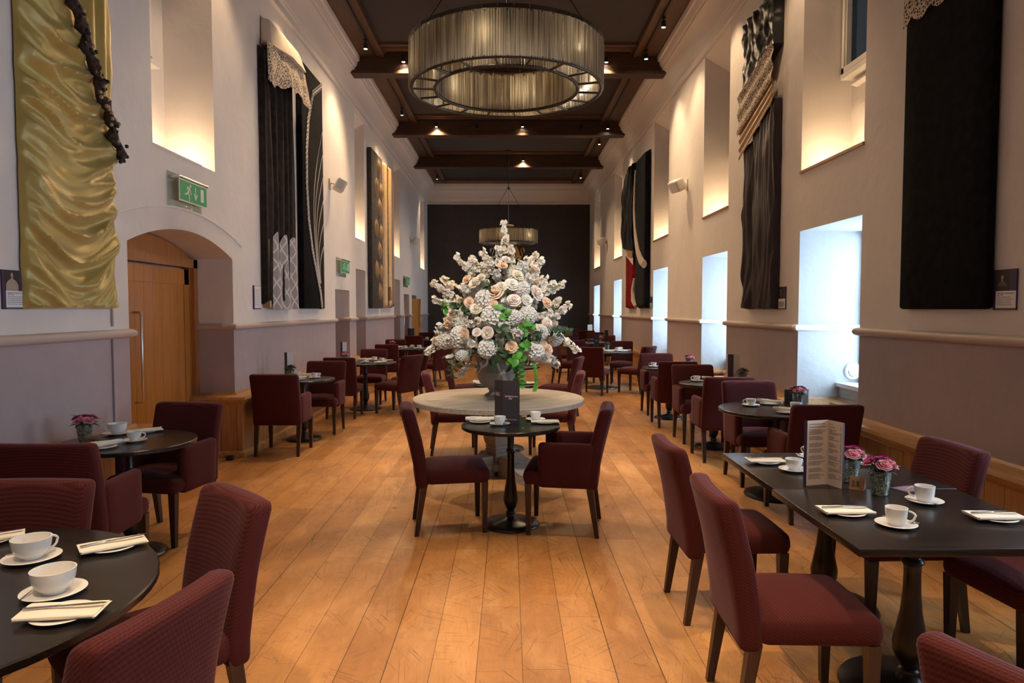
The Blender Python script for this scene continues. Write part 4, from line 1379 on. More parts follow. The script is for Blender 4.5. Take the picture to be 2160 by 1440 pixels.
def b_posy(kind):
    def f():
        t = thing('flower_posy', '', 'flowers')
        t.scale = (1.32, 1.32, 1.2)
        rnd = random.Random(20 + kind)
        fm = MB()
        for k in range(46):
            a = rnd.uniform(0, 2 * PI); el = rnd.uniform(-0.2, 1.1)
            d = Vector((math.cos(a) * math.cos(el), math.sin(a) * math.cos(el), math.sin(el)))
            leaf(fm, align(Vector((0, 0, 0.012)) + d * 0.022, Vector((-d.x * 0.3, -d.y * 0.3, 1)), 0) @ Matrix.Rotation(a - PI / 2, 4, 'Z') @ Matrix.Rotation(el * 0.8, 4, 'X'), rnd.uniform(0.035, 0.058), 0.0085, 0, 0.3)
        fm.build('foliage', M['sage'] if kind != 1 else M['leafd'], t)
        sm = MB()
        for k in range(5):
            a = 2 * PI * k / 5
            sm.tube([(0.010 * math.cos(a), 0.010 * math.sin(a), -0.070), (0.015 * math.cos(a), 0.015 * math.sin(a), 0.02)], 0.0022, 5)
        sm.build('stems', M['leafd'], t)
        if kind == 1:
            heads = [(0.0, 0.0, 0.045, 'd'), (0.03, 0.008, 0.03, 'd'), (-0.03, -0.01, 0.03, 'd'), (0.0, -0.03, 0.03, 'd'), (0.01, 0.03, 0.03, 'd')]
        else:
            heads = [(-0.006, -0.030, 0.036, 'p'), (0.030, -0.016, 0.034, 'p'), (0.0, 0.012, 0.046, 'm'), (-0.036, 0.0, 0.038, 'm'), (0.032, 0.022, 0.040, 'm'), (-0.012, 0.034, 0.036, 'm')]
        for i, (x, y, z, c) in enumerate(heads):
            m = MB(); nrm = Vector((x * 12, y * 12, 0.55))
            if c == 'p':
                rose_mesh(m, 0.027, 0, i, align((x, y, z - 0.005), nrm))
                m.build('pink_carnation', M['pink'], t)
            else:
                T = align((x, y, z), nrm)
                for rg in range(2):
                    for k in range(14):
                        Tp = T @ Matrix.Rotation(2 * PI * (k + 0.5 * rg) / 14, 4, 'Z') @ Matrix.Rotation(R(12 + 18 * rg), 4, 'X')
                        petal(m, Tp, 0.027 - 0.006 * rg, 0.0056, 0.003, 0.001, 0, 2, 2)
                m.lathe([(0, 0.006), (0.004, 0.005), (0.006, 0.001), (0, 0)], 8, 1, T)
                m.build('magenta_daisy' if kind != 1 else 'dark_red_daisy', [M['magenta'] if kind != 1 else M['maroonvelvet'], M['pollen'] if kind != 1 else M['maroonvelvet']], t)
        return t
    return f


for x, y, kind, w in ((-2.72, 4.36, 0, 'behind the wooden number 23'), (-2.66, 8.30, 1, 'beside the white menu past the oak plinth'),
                      (-2.62, 10.86, 0, 'beside the menu on the left table for four'), (-2.56, 14.95, 0, 'on the table below the leaf panel'),
                      (1.685, 3.33, 0, 'behind the number 25, the farther of two'), (1.705, 3.095, 0, 'in front of the number 25, the nearer of two'),
                      (2.54, 5.96, 0, 'on the table at the nearest window recess'), (2.70, 7.84, 1, 'beside the menu between the right window recesses'),
                      (2.68, 10.1, 0, 'on the table at the second window recess'), (2.03, 14.02, 1, 'beside the black menu on the large round table'),
                      (2.36, 17.55, 0, 'beside the narrow black menu at the back right')):
    place('vase', b_vase, (x, y, Z0), 0, 'small textured glass vase ' + w, 'vase', 'small glass vases')
    place('posy%d' % kind, b_posy(kind), (x, y, Z0 + 0.104), random.uniform(-0.5, 0.5), ('small dark red posy ' if kind == 1 else 'small pink and magenta posy ') + w, 'flowers', 'table posies')


# ------------------------------------------------------------------ urn and the big arrangement
UX, UY = -0.11, 6.50
urn = thing('stone_urn', 'grey stone urn on the big grey table, holding white flowers', 'urn', (UX, UY, 0.7502))
MB().box((-0.125, -0.125, 0), (0.125, 0.125, 0.03)).build('plinth', M['urn'], urn, smooth=0)
MB().lathe([(0.115, 0.03), (0.11, 0.045), (0.085, 0.055), (0.075, 0.075), (0.09, 0.09), (0.088, 0.10), (0.10, 0.105)], 40).build('foot', M['urn'], urn)
MB().lathe([(0.085, 0.10), (0.13, 0.115), (0.165, 0.15), (0.188, 0.20), (0.196, 0.245), (0.20, 0.25), (0.20, 0.262), (0.196, 0.267), (0.196, 0.33), (0.205, 0.40), (0.22, 0.43), (0.225, 0.445), (0.205, 0.445), (0.185, 0.33), (0.0, 0.30)], 48).build('bowl', M['urn'], urn)

ROSES = [([-0.125, 6.025, 1.754], 'p', 0.078), ([-0.389, 6.241, 1.876], 'p', 0.05), ([-0.055, 6.171, 2.001], 'p', 0.045), ([-0.31, 6.144, 1.846], 'c', 0.058), ([0.05, 6.008, 1.683], 'b', 0.06), ([0.164, 6.053, 1.688], 'w', 0.055), ([-0.292, 6.011, 1.608], 'c', 0.055), ([-0.554, 6.193, 1.488], 'p', 0.065), ([0.358, 6.211, 1.66], 'p', 0.052), ([0.26, 6.153, 1.753], 'b', 0.07), ([-0.185, 5.912, 1.395], 'b', 0.055), ([-0.396, 5.998, 1.388], 'p', 0.05), ([0.025, 5.923, 1.267], 'p', 0.052), ([0.361, 6.112, 1.235], 'p', 0.05), ([0.352, 6.103, 1.469], 'b', 0.055), ([0.253, 6.403, 1.989], 'b', 0.058), ([-0.067, 6.04, 1.801], 'c', 0.05), ([-0.137, 5.981, 1.641], 'p', 0.045), ([0.03, 6.069, 1.827], 'w', 0.06), ([-0.021, 6.226, 2.06], 'b', 0.04), ([-0.358, 6.075, 1.667], 'p', 0.045), ([0.312, 6.056, 1.276], 'p', 0.045), ([-0.255, 6.143, 1.889], 'c', 0.045), ([-0.281, 5.938, 1.398], 'b', 0.04), ([0.085, 6.147, 1.914], 'c', 0.055), ([-0.529, 6.196, 1.566], 'c', 0.05)]
HYD = [([-0.149, 5.949, 1.546], 0.1), ([-0.221, 6.025, 1.704], 0.09), ([-0.467, 6.056, 1.365], 0.085), ([0.188, 6.011, 1.558], 0.08), ([-0.194, 5.931, 1.25], 0.085), ([0.26, 6.028, 1.223], 0.085), ([0.05, 5.953, 1.534], 0.07), ([-0.445, 6.095, 1.185], 0.055), ([0.135, 6.087, 1.798], 0.07), ([0.302, 6.029, 1.399], 0.07), ([-0.045, 5.914, 1.444], 0.06), ([-0.627, 6.31, 1.302], 0.07)]
SPRAYS = [[-0.759, 6.5, 1.203], [-0.634, 6.3, 1.39], [-0.711, 6.5, 1.825], [-0.607, 6.5, 1.896], [-0.48, 6.5, 2.08], [-0.322, 6.378, 2.058], [-0.232, 6.35, 2.126], [-0.031, 6.465, 2.402], [-0.039, 6.367, 2.245], [-0.078, 6.282, 2.129], [-0.159, 6.208, 2.029], [0.009, 6.306, 2.14], [0.162, 6.34, 2.055], [0.27, 6.5, 2.103], [0.315, 6.5, 2.031], [0.414, 6.5, 1.834], [0.491, 6.5, 1.847], [0.555, 6.5, 1.645], [0.473, 6.5, 1.69], [-0.68, 6.5, 1.69], [-0.576, 6.5, 1.753], [0.638, 6.5, 1.211], [0.529, 6.5, 1.284], [0.448, 6.5, 1.057], [0.337, 6.138, 1.173], [-0.457, 6.5, 0.999], [-0.532, 6.217, 1.168], [-0.626, 6.302, 1.434], [-0.7, 6.5, 1.284], [0.505, 6.5, 1.564], [0.108, 6.211, 1.986], [0.203, 6.223, 1.91], [-0.374, 6.364, 1.996], [-0.263, 6.229, 1.996], [-0.119, 6.125, 1.926], [-0.42, 6.189, 1.78], [0.347, 6.5, 1.879], [-0.012, 5.983, 1.65], [-0.261, 5.958, 1.484], [-0.302, 5.96, 1.298], [0.091, 5.923, 1.403], [0.372, 6.162, 1.544], [-0.367, 6.015, 1.504], [0.216, 5.987, 1.442]]
LEAVES = [[0.062, 5.952, 1.203], [0.145, 5.958, 1.256], [0.008, 5.974, 1.151], [-0.053, 5.901, 1.403], [-0.555, 6.254, 1.587], [-0.445, 6.116, 1.608], [-0.054, 5.95, 1.567], [0.398, 6.238, 1.609], [-0.124, 5.931, 1.217], [0.438, 6.182, 1.394], [-0.514, 6.259, 1.108], [0.153, 5.957, 1.443], [0.259, 6.004, 1.358], [-0.159, 6.061, 1.818]]
rnd = random.Random(42)
# the hidden side of the arrangement mirrors the front loosely
ROSES += [([-0.07 + rnd.uniform(-0.5, 0.5), 6.5 + rnd.uniform(0.2, 0.5), z], rnd.choice('pcwb'), 0.055) for z in (1.3, 1.45, 1.6, 1.7, 1.8, 1.55)]
HYD += [([-0.07 + rnd.uniform(-0.45, 0.45), 6.5 + rnd.uniform(0.25, 0.48), z], 0.085) for z in (1.25, 1.4, 1.55, 1.7, 1.85)]
SPRAYS += [[-0.07 + rnd.uniform(-0.5, 0.5), 6.5 + rnd.uniform(0.25, 0.55), z] for z in (1.2, 1.4, 1.5, 1.65, 1.8, 1.95, 2.05, 1.3)]

for k in range(34):
    z = rnd.uniform(1.12, 2.0); rr = 0.60 - 0.55 * max(0, z - 1.4) / 0.9 if z > 1.25 else 0.5
    a = rnd.uniform(PI * 1.02, PI * 1.98); rr *= rnd.uniform(0.9, 1.0)
    SPRAYS.append([-0.07 + rr * math.cos(a), 6.5 + 0.95 * rr * math.sin(a), z])
for k in range(16):
    z = rnd.uniform(1.15, 1.95); rr = 0.56 - 0.5 * max(0, z - 1.4) / 0.9 if z > 1.25 else 0.5
    a = rnd.uniform(PI * 1.0, PI * 2.0)
    HYD.append(([-0.07 + rr * math.cos(a), 6.5 + 0.95 * rr * math.sin(a), z], rnd.uniform(0.055, 0.08)))
fa = thing('flower_arrangement', 'large white and peach flower arrangement in the stone urn', 'flowers', (UX, UY, 1.10))
O = Vector((UX, UY, 1.10))
heart = Vector((-0.07, 6.5, 1.32))


def loc(p): return Vector(p) - O


def outward(p):
    d = Vector(p) - heart
    d.z *= 0.6
    return d.normalized()


# green heart: a mass of leaves
gm = MB()
for k in range(900):
    z = rnd.uniform(1.08, 2.1)
    rr = {0: 0.42}.get(0) if False else 0.52 * (1 - max(0, (z - 1.3)) / 0.95) ** 0.8 if z > 1.3 else 0.30 + 0.22 * (z - 1.08) / 0.22
    a = rnd.uniform(0, 2 * PI); q = rr * rnd.uniform(0.55, 0.93)
    p = Vector((-0.07 + q * math.cos(a), 6.5 + 0.92 * q * math.sin(a), z))
    d = outward(p)
    T = align(loc(p), d + Vector((rnd.uniform(-.7, .7), rnd.uniform(-.7, .7), rnd.uniform(-.3, .9))), rnd.uniform(0, 6.28))
    leaf(gm, T, rnd.uniform(0.05, 0.10), rnd.uniform(0.014, 0.026), 0)
gm.build('foliage', M['leafd'], fa)['kind'] = 'stuff'

rm = {}
for p, c, r in ROSES:
    key = c
    if key not in rm:
        m = MB(); rose_mesh(m, 1.0, 0, len(rm)); o = m.build('rose', M['petal' + c], fa); rm[key] = o; q = o
    else:
        q = rm[key].copy(); col.objects.link(q)
    d = outward(p)
    T = align(loc(p) - d * r * 0.3, d + Vector((rnd.uniform(-.25, .25), rnd.uniform(-.25, .1), rnd.uniform(-.1, .3))), rnd.uniform(0, 6.28)) @ Matrix.Scale(r * 1.05, 4)
    q.matrix_local = T
m = MB()
for k in range(90):
    ph = math.acos(1 - 1.45 * (k + 0.5) / 90); th = k * 2.39996
    d = Vector((math.sin(ph) * math.cos(th), math.sin(ph) * math.sin(th), math.cos(ph)))
    blossom_mesh(m, align(d * 0.9, d + Vector((rnd.uniform(-.3, .3), rnd.uniform(-.3, .3), 0)), rnd.uniform(0, 6)), 0.25, 0, 4)
hp = m.build('hydrangea', M['petalw'], fa)
for i, (p, r) in enumerate(HYD):
    q = hp if i == 0 else hp.copy()
    if i: col.objects.link(q)
    d = outward(p)
    q.matrix_local = align(loc(p) - d * r * 0.55, d, rnd.uniform(0, 6.28)) @ Matrix.Scale(r, 4)


def spray_mesh(seed, L=0.30, n=34, br=0.027):
    """branch along +Z from the heart side, blossoms round its outer part"""
    rd = random.Random(seed)
    m = MB()
    pts = [(0.02 * math.sin(3 * k / 8 + seed), 0.02 * math.cos(2.3 * k / 8 + seed), -L + L * 1.08 * k / 8) for k in range(9)]
    m.tube(pts, [0.004 - 0.0003 * k for k in range(9)], 5, 1)
    for k in range(n):
        t = rd.uniform(0.42, 1.0); z = -L + L * 1.1 * t
        a = rd.uniform(0, 6.28); q = rd.uniform(0.010, 0.042) * (1.15 - 0.55 * t)
        d = Vector((math.cos(a), math.sin(a), rd.uniform(-0.1, 0.9)))
        b = Vector((pts[min(8, int(t * 8))][0], pts[min(8, int(t * 8))][1], z))
        blossom_mesh(m, align(b + d.normalized() * q, d, rd.uniform(0, 6)), br * rd.uniform(0.8, 1.25), 0, 5, 2)
    for k in range(4):
        t = rd.uniform(0.4, 1.0); a = rd.uniform(0, 6.28)
        leaf(m, align(Vector((0, 0, -L + L * t)), (math.cos(a), math.sin(a), 0.4), a), 0.035, 0.009, 3)
    return m


sp = []
for i, p in enumerate(SPRAYS):
    vi = i % 5
    if i < 5:
        q = spray_mesh(i).build('blossom_spray', [M['petalw'] if i != 3 else M['petalc'], M['stem'], M['pollen'], M['leafb']], fa); sp.append(q)
    else:
        q = sp[vi].copy(); col.objects.link(q)
    d = outward(p)
    front = p[1] < 6.45
    d2 = d + Vector((rnd.uniform(-.2, .2), -0.15, rnd.uniform(-0.1, 0.35)))
    if p[2] < 1.30 and not front: d2.z -= 0.55
    q.matrix_local = align(loc(p), d2, rnd.uniform(0, 6.28)) @ Matrix.Scale(0.9 if i != 7 else 0.75, 4)

for i, p in enumerate(LEAVES):
    m = MB()
    for k in range(9):
        d = outward(p)
        T = align(loc(p) + Vector((rnd.uniform(-.05, .05), rnd.uniform(-.03, .01), rnd.uniform(-.05, .05))), d + Vector((rnd.uniform(-.8, .8), rnd.uniform(-.4, .2), rnd.uniform(-.4, .8))), rnd.uniform(0, 6.28))
        leaf(m, T, rnd.uniform(0.05, 0.085), rnd.uniform(0.022, 0.034), 0, 0.3)
    m.build('leaf_cluster', M['leafb'] if i in (0, 1, 2, 4, 6, 11) else M['leafd'], fa)
for i, (pts, mm, n, s) in enumerate((([(0.06, 5.96, 1.22), (0.085, 6.0, 1.10), (0.10, 6.08, 1.00), (0.09, 6.12, 0.90)], 'leafb', 15, 0.062),
                                     ([(0.20, 6.05, 1.20), (0.235, 6.05, 1.08), (0.25, 6.08, 0.97), (0.23, 6.1, 0.86)], 'leafb', 46, 0.022),
                                     ([(-0.10, 5.98, 1.32), (-0.12, 5.94, 1.22), (-0.125, 5.95, 1.12), (-0.13, 5.98, 1.04)], 'leafd', 40, 0.035),
                                     ([(0.33, 6.08, 1.42), (0.42, 6.02, 1.43), (0.50, 6.0, 1.42), (0.56, 6.0, 1.40)], 'leafd', 36, 0.035),
                                     ([(-0.42, 6.15, 1.15), (-0.48, 6.1, 1.1), (-0.52, 6.1, 1.03), (-0.52, 6.12, 0.98)], 'leafd', 9, 0.06))):
    m = MB(); P = [loc(q) for q in pts]
    m.tube(P, 0.003, 5, 0)
    for k in range(n):
        t = k / n * 2.999; j = int(t); b = P[j].lerp(P[j + 1], t - j); ax = (P[j + 1] - P[j]).normalized()
        side = ax.cross(Vector((0, -1, 0.2))).normalized() * (1 if k % 2 else -1)
        y = (side + ax * 0.35).normalized(); z = Vector((0, -1, 0.15)); x = y.cross(z).normalized(); z = x.cross(y)
        T = Matrix(((x.x, y.x, z.x, b.x), (x.y, y.y, z.y, b.y), (x.z, y.z, z.z, b.z), (0, 0, 0, 1)))
        leaf(m, T @ Matrix.Rotation(rnd.uniform(-.4, .4), 4, 'Y'), s * rnd.uniform(0.8, 1.2), s * (0.38 if mm == 'leafb' else 0.17), 0, 0.25)
    m.build('fern_frond' if mm == 'leafd' else 'ivy_trail', M[mm], fa)


# ------------------------------------------------------------------ textile hangings
def hanging(name, label, s, yc, group='textile hangings'):
    t = thing(name, label, 'wall hanging', (s * 3.0, yc, 1.6), 0, group)
    return t


def cloth(t, s, yc, part, m, ylo, yhi, zlo, zhi, dep, nu=40, nv=120, edge=True, d0=0.012, smooth=70):
    """cloth surface hung on wall side s; ylo/yhi/zlo/zhi are numbers or functions, dep(u,v,y,z) is the distance from the wall"""
    def fn(u, v):
        y_ = u
        zl = zlo(u) if callable(zlo) else zlo
        zh = zhi(u) if callable(zhi) else zhi
        z = zl + (zh - zl) * v
        yl = ylo(z) if callable(ylo) else ylo
        yh = yhi(z) if callable(yhi) else yhi
        y = yl + (yh - yl) * u
        d = dep(u, v, y, z)
        if edge and (u < 1e-6 or u > 1 - 1e-6 or v < 1e-6 or v > 1 - 1e-6): d = d0
        return (-s * d, y - yc, z - 1.6)
    return MB().grid(nu, nv, fn).build(part, m, t, smooth=smooth)


nz = lambda a, b, c=0.0: noise.noise(Vector((a, b, c)))


def pad(u, v, d, k=0.05):
    """panel of depth d with rounded edges"""
    e = min(u, 1 - u) / k if min(u, 1 - u) < k else 1.0
    f = min(v, 1 - v) / (k * 0.35) if min(v, 1 - v) < k * 0.35 else 1.0
    return d * (0.62 + 0.38 * math.sqrt(max(0, 1 - (1 - e) ** 2))) * (0.7 + 0.3 * math.sqrt(max(0, 1 - (1 - f) ** 2)))


# gold silk, left foreground
yc = 4.66
t = hanging('silk_hanging', 'tall ruched gold silk hanging with a dark tasselled trim, left foreground', -1, yc)


def gold(u, v, y, z):
    line = z - (3.63 - 1.8 * (y - 4.61))
    base = pad(u, v, 0.075, 0.10) * (0.55 + 0.45 * min(1, u * 6))
    sw = z + 0.36 * math.sin(PI * min(1, 0.15 + u * 0.72)) * (0.75 + 0.35 * (3.0 - z) / 1.4) + 0.05 * nz(y * 3, z * 2)
    ph = sw * 6.4
    n1 = nz(ph, u * 1.3, 1.7)
    h = 0.060 * (1 - min(1, abs(n1) * 3.2)) + 0.034 * nz(ph * 2.1 + 3, u * 2.1, 5.1) + 0.014 * nz(ph * 4.3, u * 5, 2.2)
    fall = 0.016 * math.sin(y * 34 + nz(y * 5, z * 0.6) * 3) + 0.012 * nz(y * 9, z * 0.7, 4)
    k = min(1, max(0, (line + 0.08) / 0.16))
    w = min(1, u * 16, (1 - u) * 10) * 0.85 + 0.15
    return base + (h * (1 - k) + fall * k) * w


cloth(t, -1, yc, 'gold_silk', M['silk'], lambda z: 4.215 + 0.012 * nz(z * 5, 1), lambda z: 5.15 + 0.03 * nz(z * 4, 7) + 0.02 * (z > 2.7), 1.6, 5.12, gold, 90, 260)
tm = MB(); tp = []
for k in range(60):
    f = k / 59; z = 5.05 - (5.05 - 2.70) * f
    y = 4.61 + (3.63 - z) / 1.8 + 0.02 * math.sin(k)
    y = min(y, 5.12 + 0.0 * k)
    tp.append((0.135 + 0.01 * math.sin(k * 1.9), y - yc, z - 1.6))
tm.tube(tp, [0.034 + 0.013 * math.sin(k * 2.3) for k in range(60)], 9, 0)
rg = random.Random(3)
for k in range(0, 60):
    for q in range(3):
        p = Vector(tp[k]) + Vector((0.022 + 0.014 * rg.random(), rg.uniform(-0.045, 0.045), rg.uniform(-0.03, 0.03)))
        tm.rbox((p.x - 0.011, p.y - 0.013, p.z - 0.013), (p.x + 0.011, p.y + 0.013, p.z + 0.013), 0.009, 2, 1 if rg.random() < 0.35 else 0)
tm.build('tassel_trim', [M['trimbrown'], M['trimgold']], t)

# brown velvet with lace
yc = 8.9
t = hanging('lace_hanging', 'dark velvet hanging with ivory lace over its top, left wall', -1, yc)
cloth(t, -1, yc, 'velvet_drape', M['browncloth'], 8.30, lambda z: 9.40 + 0.06 * math.sin((z - 1.6) * 1.1), 1.66, 4.75, lambda u, v, y, z: 0.085 + 0.030 * math.sin(y * 30 + 2 * nz(y * 4, z * 0.5)) * min(1, u * 6, (1 - u) * 6 + .2), 60, 60)
cloth(t, -1, yc, 'ivory_top', M['ivory'], 8.42, lambda z: 9.45 + 0.18 * (5.12 - z), 4.80, 5.12, lambda u, v, y, z: 0.09 + 0.16 * (1 - v) ** 0.6 * min(1, u * 2 + 0.1) + 0.01 * nz(y * 6, z * 6), 30, 20)
cloth(t, -1, yc, 'lace_fall', M['lace'], 8.36, lambda z: 9.58 + 0.1 * (4.8 - z), lambda u: 4.42 - 0.05 * abs(math.sin(u * 17)) - 0.07 * max(0, math.sin(u * 7 + 1)), 4.82, lambda u, v, y, z: 0.10 + 0.16 * (1 - 0.4 * v) * min(1, u * 2 + 0.05) + 0.025 * math.sin(u * 22 + nz(u * 4, v) * 2) * (1 - v), 60, 30, edge=False)
cloth(t, -1, yc, 'lattice_lace', M['lattice'], 8.44, 9.40, 1.60, lambda u: 2.42 + 0.14 * abs(math.sin(u * 9.4 + 0.5)), lambda u, v, y, z: 0.115 + 0.018 * math.sin(y * 18 + z * 2), 40, 40, edge=False)
MB().box((0.01, 8.36 - yc, 0.02), (0.085, 8.43 - yc, 0.85)).build('side_batten', M['trimgold'], t, smooth=0)

# black board with beads
yc = 10.3
t = hanging('beaded_hanging', 'flat black hanging with pale beaded arc and fine lines, left wall', -1, yc)
MB().rbox((0.01, 9.76 - yc, 0.01), (0.09, 10.84 - yc, 3.50), 0.012, 3).build('panel', M['velvet'], t)
ctrl = [(10.80, 5.06), (10.32, 4.80), (10.07, 4.35), (9.97, 3.9), (9.95, 3.4), (10.02, 2.9), (10.18, 2.5), (10.40, 2.15), (10.60, 1.85), (10.68, 1.62)]
pts = []
for i in range(len(ctrl) - 1):
    for k in range(14):
        f = k / 14
        y = ctrl[i][0] * (1 - f) + ctrl[i + 1][0] * f; z = ctrl[i][1] * (1 - f) + ctrl[i + 1][1] * f
        pts.append((y, z))
bd = MB()
bd.tube([(0.098, y - yc, z - 1.6) for y, z in pts], 0.010, 6)
for i, (y, z) in enumerate(pts):
    if i % 2 == 0:
        lp = [(0.10, y - yc - 0.06 * math.sin(PI * k / 6) - 0.0, z - 1.6 + 0.045 * math.cos(PI * k / 6)) for k in range(7)]
        bd.tube(lp, 0.0075, 5)
bd.build('bead_scallops', M['bead'], t)
ln = MB()
for j in range(6):
    ye = 10.83; zt = 4.4 - j * 0.36
    q = []
    for k in range(20):
        f = k / 19; z = 2.0 + (zt - 2.0) * f
        q.append((0.094, 10.52 + 0.02 * j + (ye - 10.52 - 0.02 * j) * f ** (2.2) - 0.30 * math.sin(PI * f) * (1 - j * 0.15) - yc, z - 1.6))
    ln.tube(q, 0.005, 5)
ln.build('bead_lines', M['bead'], t)

# leaf panel and striped panel
yc = 15.2
t = hanging('leaf_hanging', 'dark brocade hanging with padded gold leaf shapes, left wall', -1, yc)
MB().rbox((0.01, 14.6 - yc, 0.02), (0.10, 15.84 - yc, 3.42), 0.012, 3).build('panel', M['brocade'], t)
for (y, z) in ((15.35, 4.72), (15.05, 4.27), (15.62, 4.24), (15.42, 3.86), (15.02, 3.37), (15.62, 3.30), (15.40, 2.90), (15.05, 2.45), (15.60, 2.40), (15.42, 1.98)):
    def lens(u, v, y=y, z=z):
        a = math.sin(PI * v); w = 0.145 * a
        dd = 0.10 + 0.065 * a * math.sin(PI * u) + 0.008 * math.sin(u * 30)
        return (dd if 0 < u < 1 else 0.09, y - yc + (u - 0.5) * 2 * w, z - 1.6 + (v - 0.5) * 0.46)
    MB().grid(20, 16, lens).build('gold_leaf', M['goldcloth'], t, smooth=80)
yc = 16.7
t = hanging('striped_hanging', 'pale gold and maroon striped hanging beside the leaf panel', -1, yc)
for nm, m, a, b, d in (('gold_strip', 'palegold', 16.0, 16.44, 0.10), ('dark_strip', 'trimbrown', 16.42, 16.56, 0.085), ('gold_strip', 'palegold', 16.54, 16.98, 0.11), ('maroon_strip', 'maroonvelvet', 16.96, 17.38, 0.10)):
    cloth(t, -1, yc, nm, M[m], a, b, 1.63, 5.05, lambda u, v, y, z, d=d: d + 0.03 * math.sin(PI * u) + 0.006 * nz(y * 9, z * 1.5), 12, 60)
MB().lathe([(0.0, 0), (0.05, 0.02), (0.045, 0.2), (0.03, 0.30), (0.035, 0.33), (0.0, 0.36)], 12, T=Matrix.Translation((0.14, 16.5 - yc, 0.20))).build('tassel', M['goldcloth'], t)

# right wall
yc = 4.57
t = hanging('velvet_hanging', 'tall plain black velvet hanging with lace at its top, right foreground', 1, yc)
MB().rbox((-0.058, 4.20 - yc, 0.0), (-0.004, 5.15 - yc, 3.52), 0.025, 6).build('velvet_panel', M['velvet'], t)
cloth(t, 1, yc, 'lace_top', M['lace'], 4.19, 5.16, lambda u: 3.72 - 0.05 * abs(math.sin(u * 14)), 5.14, lambda u, v, y, z: 0.068 + 0.006 * nz(y * 20, z * 20), 60, 20, edge=False)
yc = 8.08
t = hanging('draped_hanging', 'hanging with black top, slanting lace and gold bands and dark plum folds, right wall', 1, yc)
lf = lambda zl, zr: (lambda u: zr + (zl - zr) * u)       # u runs from the near edge (7.56) to the far edge (8.62)


def plum(u, v, y, z):
    ph = y * 11 + 1.6 * nz(y * 2, z * 0.7) + z * 1.2
    return 0.09 + 0.035 * nz(ph, z * 1.1) + 0.022 * nz(ph * 2, z * 2.3, 3) + 0.05 * max(0, 1 - abs(u - 0.74) * 9) * -1


cloth(t, 1, yc, 'plum_folds', M['plumsatin'], lambda z: 7.56 + 0.012 * nz(z * 4, 2), lambda z: 8.56 + 0.05 * nz(z * 2, 9), 1.6, lf(3.55, 3.95), plum, 60, 110)
cloth(t, 1, yc, 'gold_band', M['goldcloth'], 7.56, 8.64, lf(3.46, 3.88), lf(3.80, 4.12), lambda u, v, y, z: 0.115 + 0.01 * math.sin(v * 20), 30, 16, edge=False)
cloth(t, 1, yc, 'lace_band', M['lace'], 7.55, 8.66, lf(3.76, 4.10), lf(4.24, 4.52), lambda u, v, y, z: 0.13 + 0.012 * math.sin(v * 14), 30, 16, edge=False)
cloth(t, 1, yc, 'black_drape', M['blacksatin'], 7.56, lambda z: 8.60 + 0.03 * nz(z * 5, 4), lf(4.18, 4.48), 5.10, lambda u, v, y, z: 0.11 + 0.05 * nz(y * 7 + z * 3, z * 5 - y * 3) + 0.02 * nz(y * 15, z * 15), 50, 40)
yc = 15.07
t = hanging('ermine_hanging', 'blue-black velvet hanging with a curved white fur edge, right wall', 1, yc)
cloth(t, 1, yc, 'velvet_panel', M['navy'], 14.50, 15.64, 1.62, 4.97, lambda u, v, y, z: pad(u, v, 0.12, 0.08) + 0.012 * nz(y * 8, z * 0.8), 24, 60)
er = [(15.62, 4.75), (15.72, 4.3), (15.74, 3.9), (15.60, 3.45), (15.42, 3.15), (15.15, 2.85), (14.85, 2.66), (14.52, 2.55)]
em = MB(); em.tube([(-0.13, y - yc, z - 1.6) for y, z in er], [0.03, 0.035, 0.045, 0.06, 0.08, 0.10, 0.11, 0.09], 10, T=Matrix.Translation((-0.045, 0, 0)) @ Matrix.Scale(0.62, 4, (1, 0, 0)))
em.build('fur_edge', M['ermine'], t)
em = MB(); em.tube([(-0.125, y - yc, z - 1.6) for y, z in ((15.66, 2.3), (15.72, 2.05), (15.62, 1.8), (15.40, 1.66))], [0.03, 0.06, 0.08, 0.05], 10)
em.build('fur_edge', M['ermine'], t)
yc = 16.7
t = hanging('robe_hanging', 'black draped hanging with fur collar over a crimson panel, right wall', 1, yc)
cloth(t, 1, yc, 'black_drape', M['navy'], lambda z: 15.90, lambda z: 17.15 + 0.35 * math.sin(PI * min(1, (5.0 - z) / 2.6)) + 0.08 * nz(z * 5, 3), lf(3.12, 2.92), lambda u: 5.0 - 0.25 * u * u, lambda u, v, y, z: 0.13 + 0.05 * nz(y * 5, z * 2.4) + 0.04 * math.sin(PI * u), 40, 60)
cloth(t, 1, yc, 'fur_collar', M['ermine'], 15.92, 17.08, lf(2.98, 2.62), lf(3.2, 2.98), lambda u, v, y, z: 0.11, 20, 8, edge=False)
cloth(t, 1, yc, 'gold_fringe', M['goldcloth'], 15.92, 16.6, lf(2.88, 2.80), lf(3.06, 2.95), lambda u, v, y, z: 0.13 + 0.006 * math.sin(y * 90), 30, 6, edge=False)
cloth(t, 1, yc, 'crimson_panel', M['red'], 16.05, 17.06, 1.62, lf(3.0, 2.75), lambda u, v, y, z: pad(u, v, 0.09) + 0.01 * nz(y * 7, z), 20, 40)


# ------------------------------------------------------------------ wall plaques, exit signs, speakers
def walled(name, label, cat, s, y, z, group=None, off=0.0):
    t = thing(name, label, cat, group=group)
    t.matrix_world = TX((s * (3.0 - off), y, z), (0, -s, 0), (0, 0, 1))
    return t


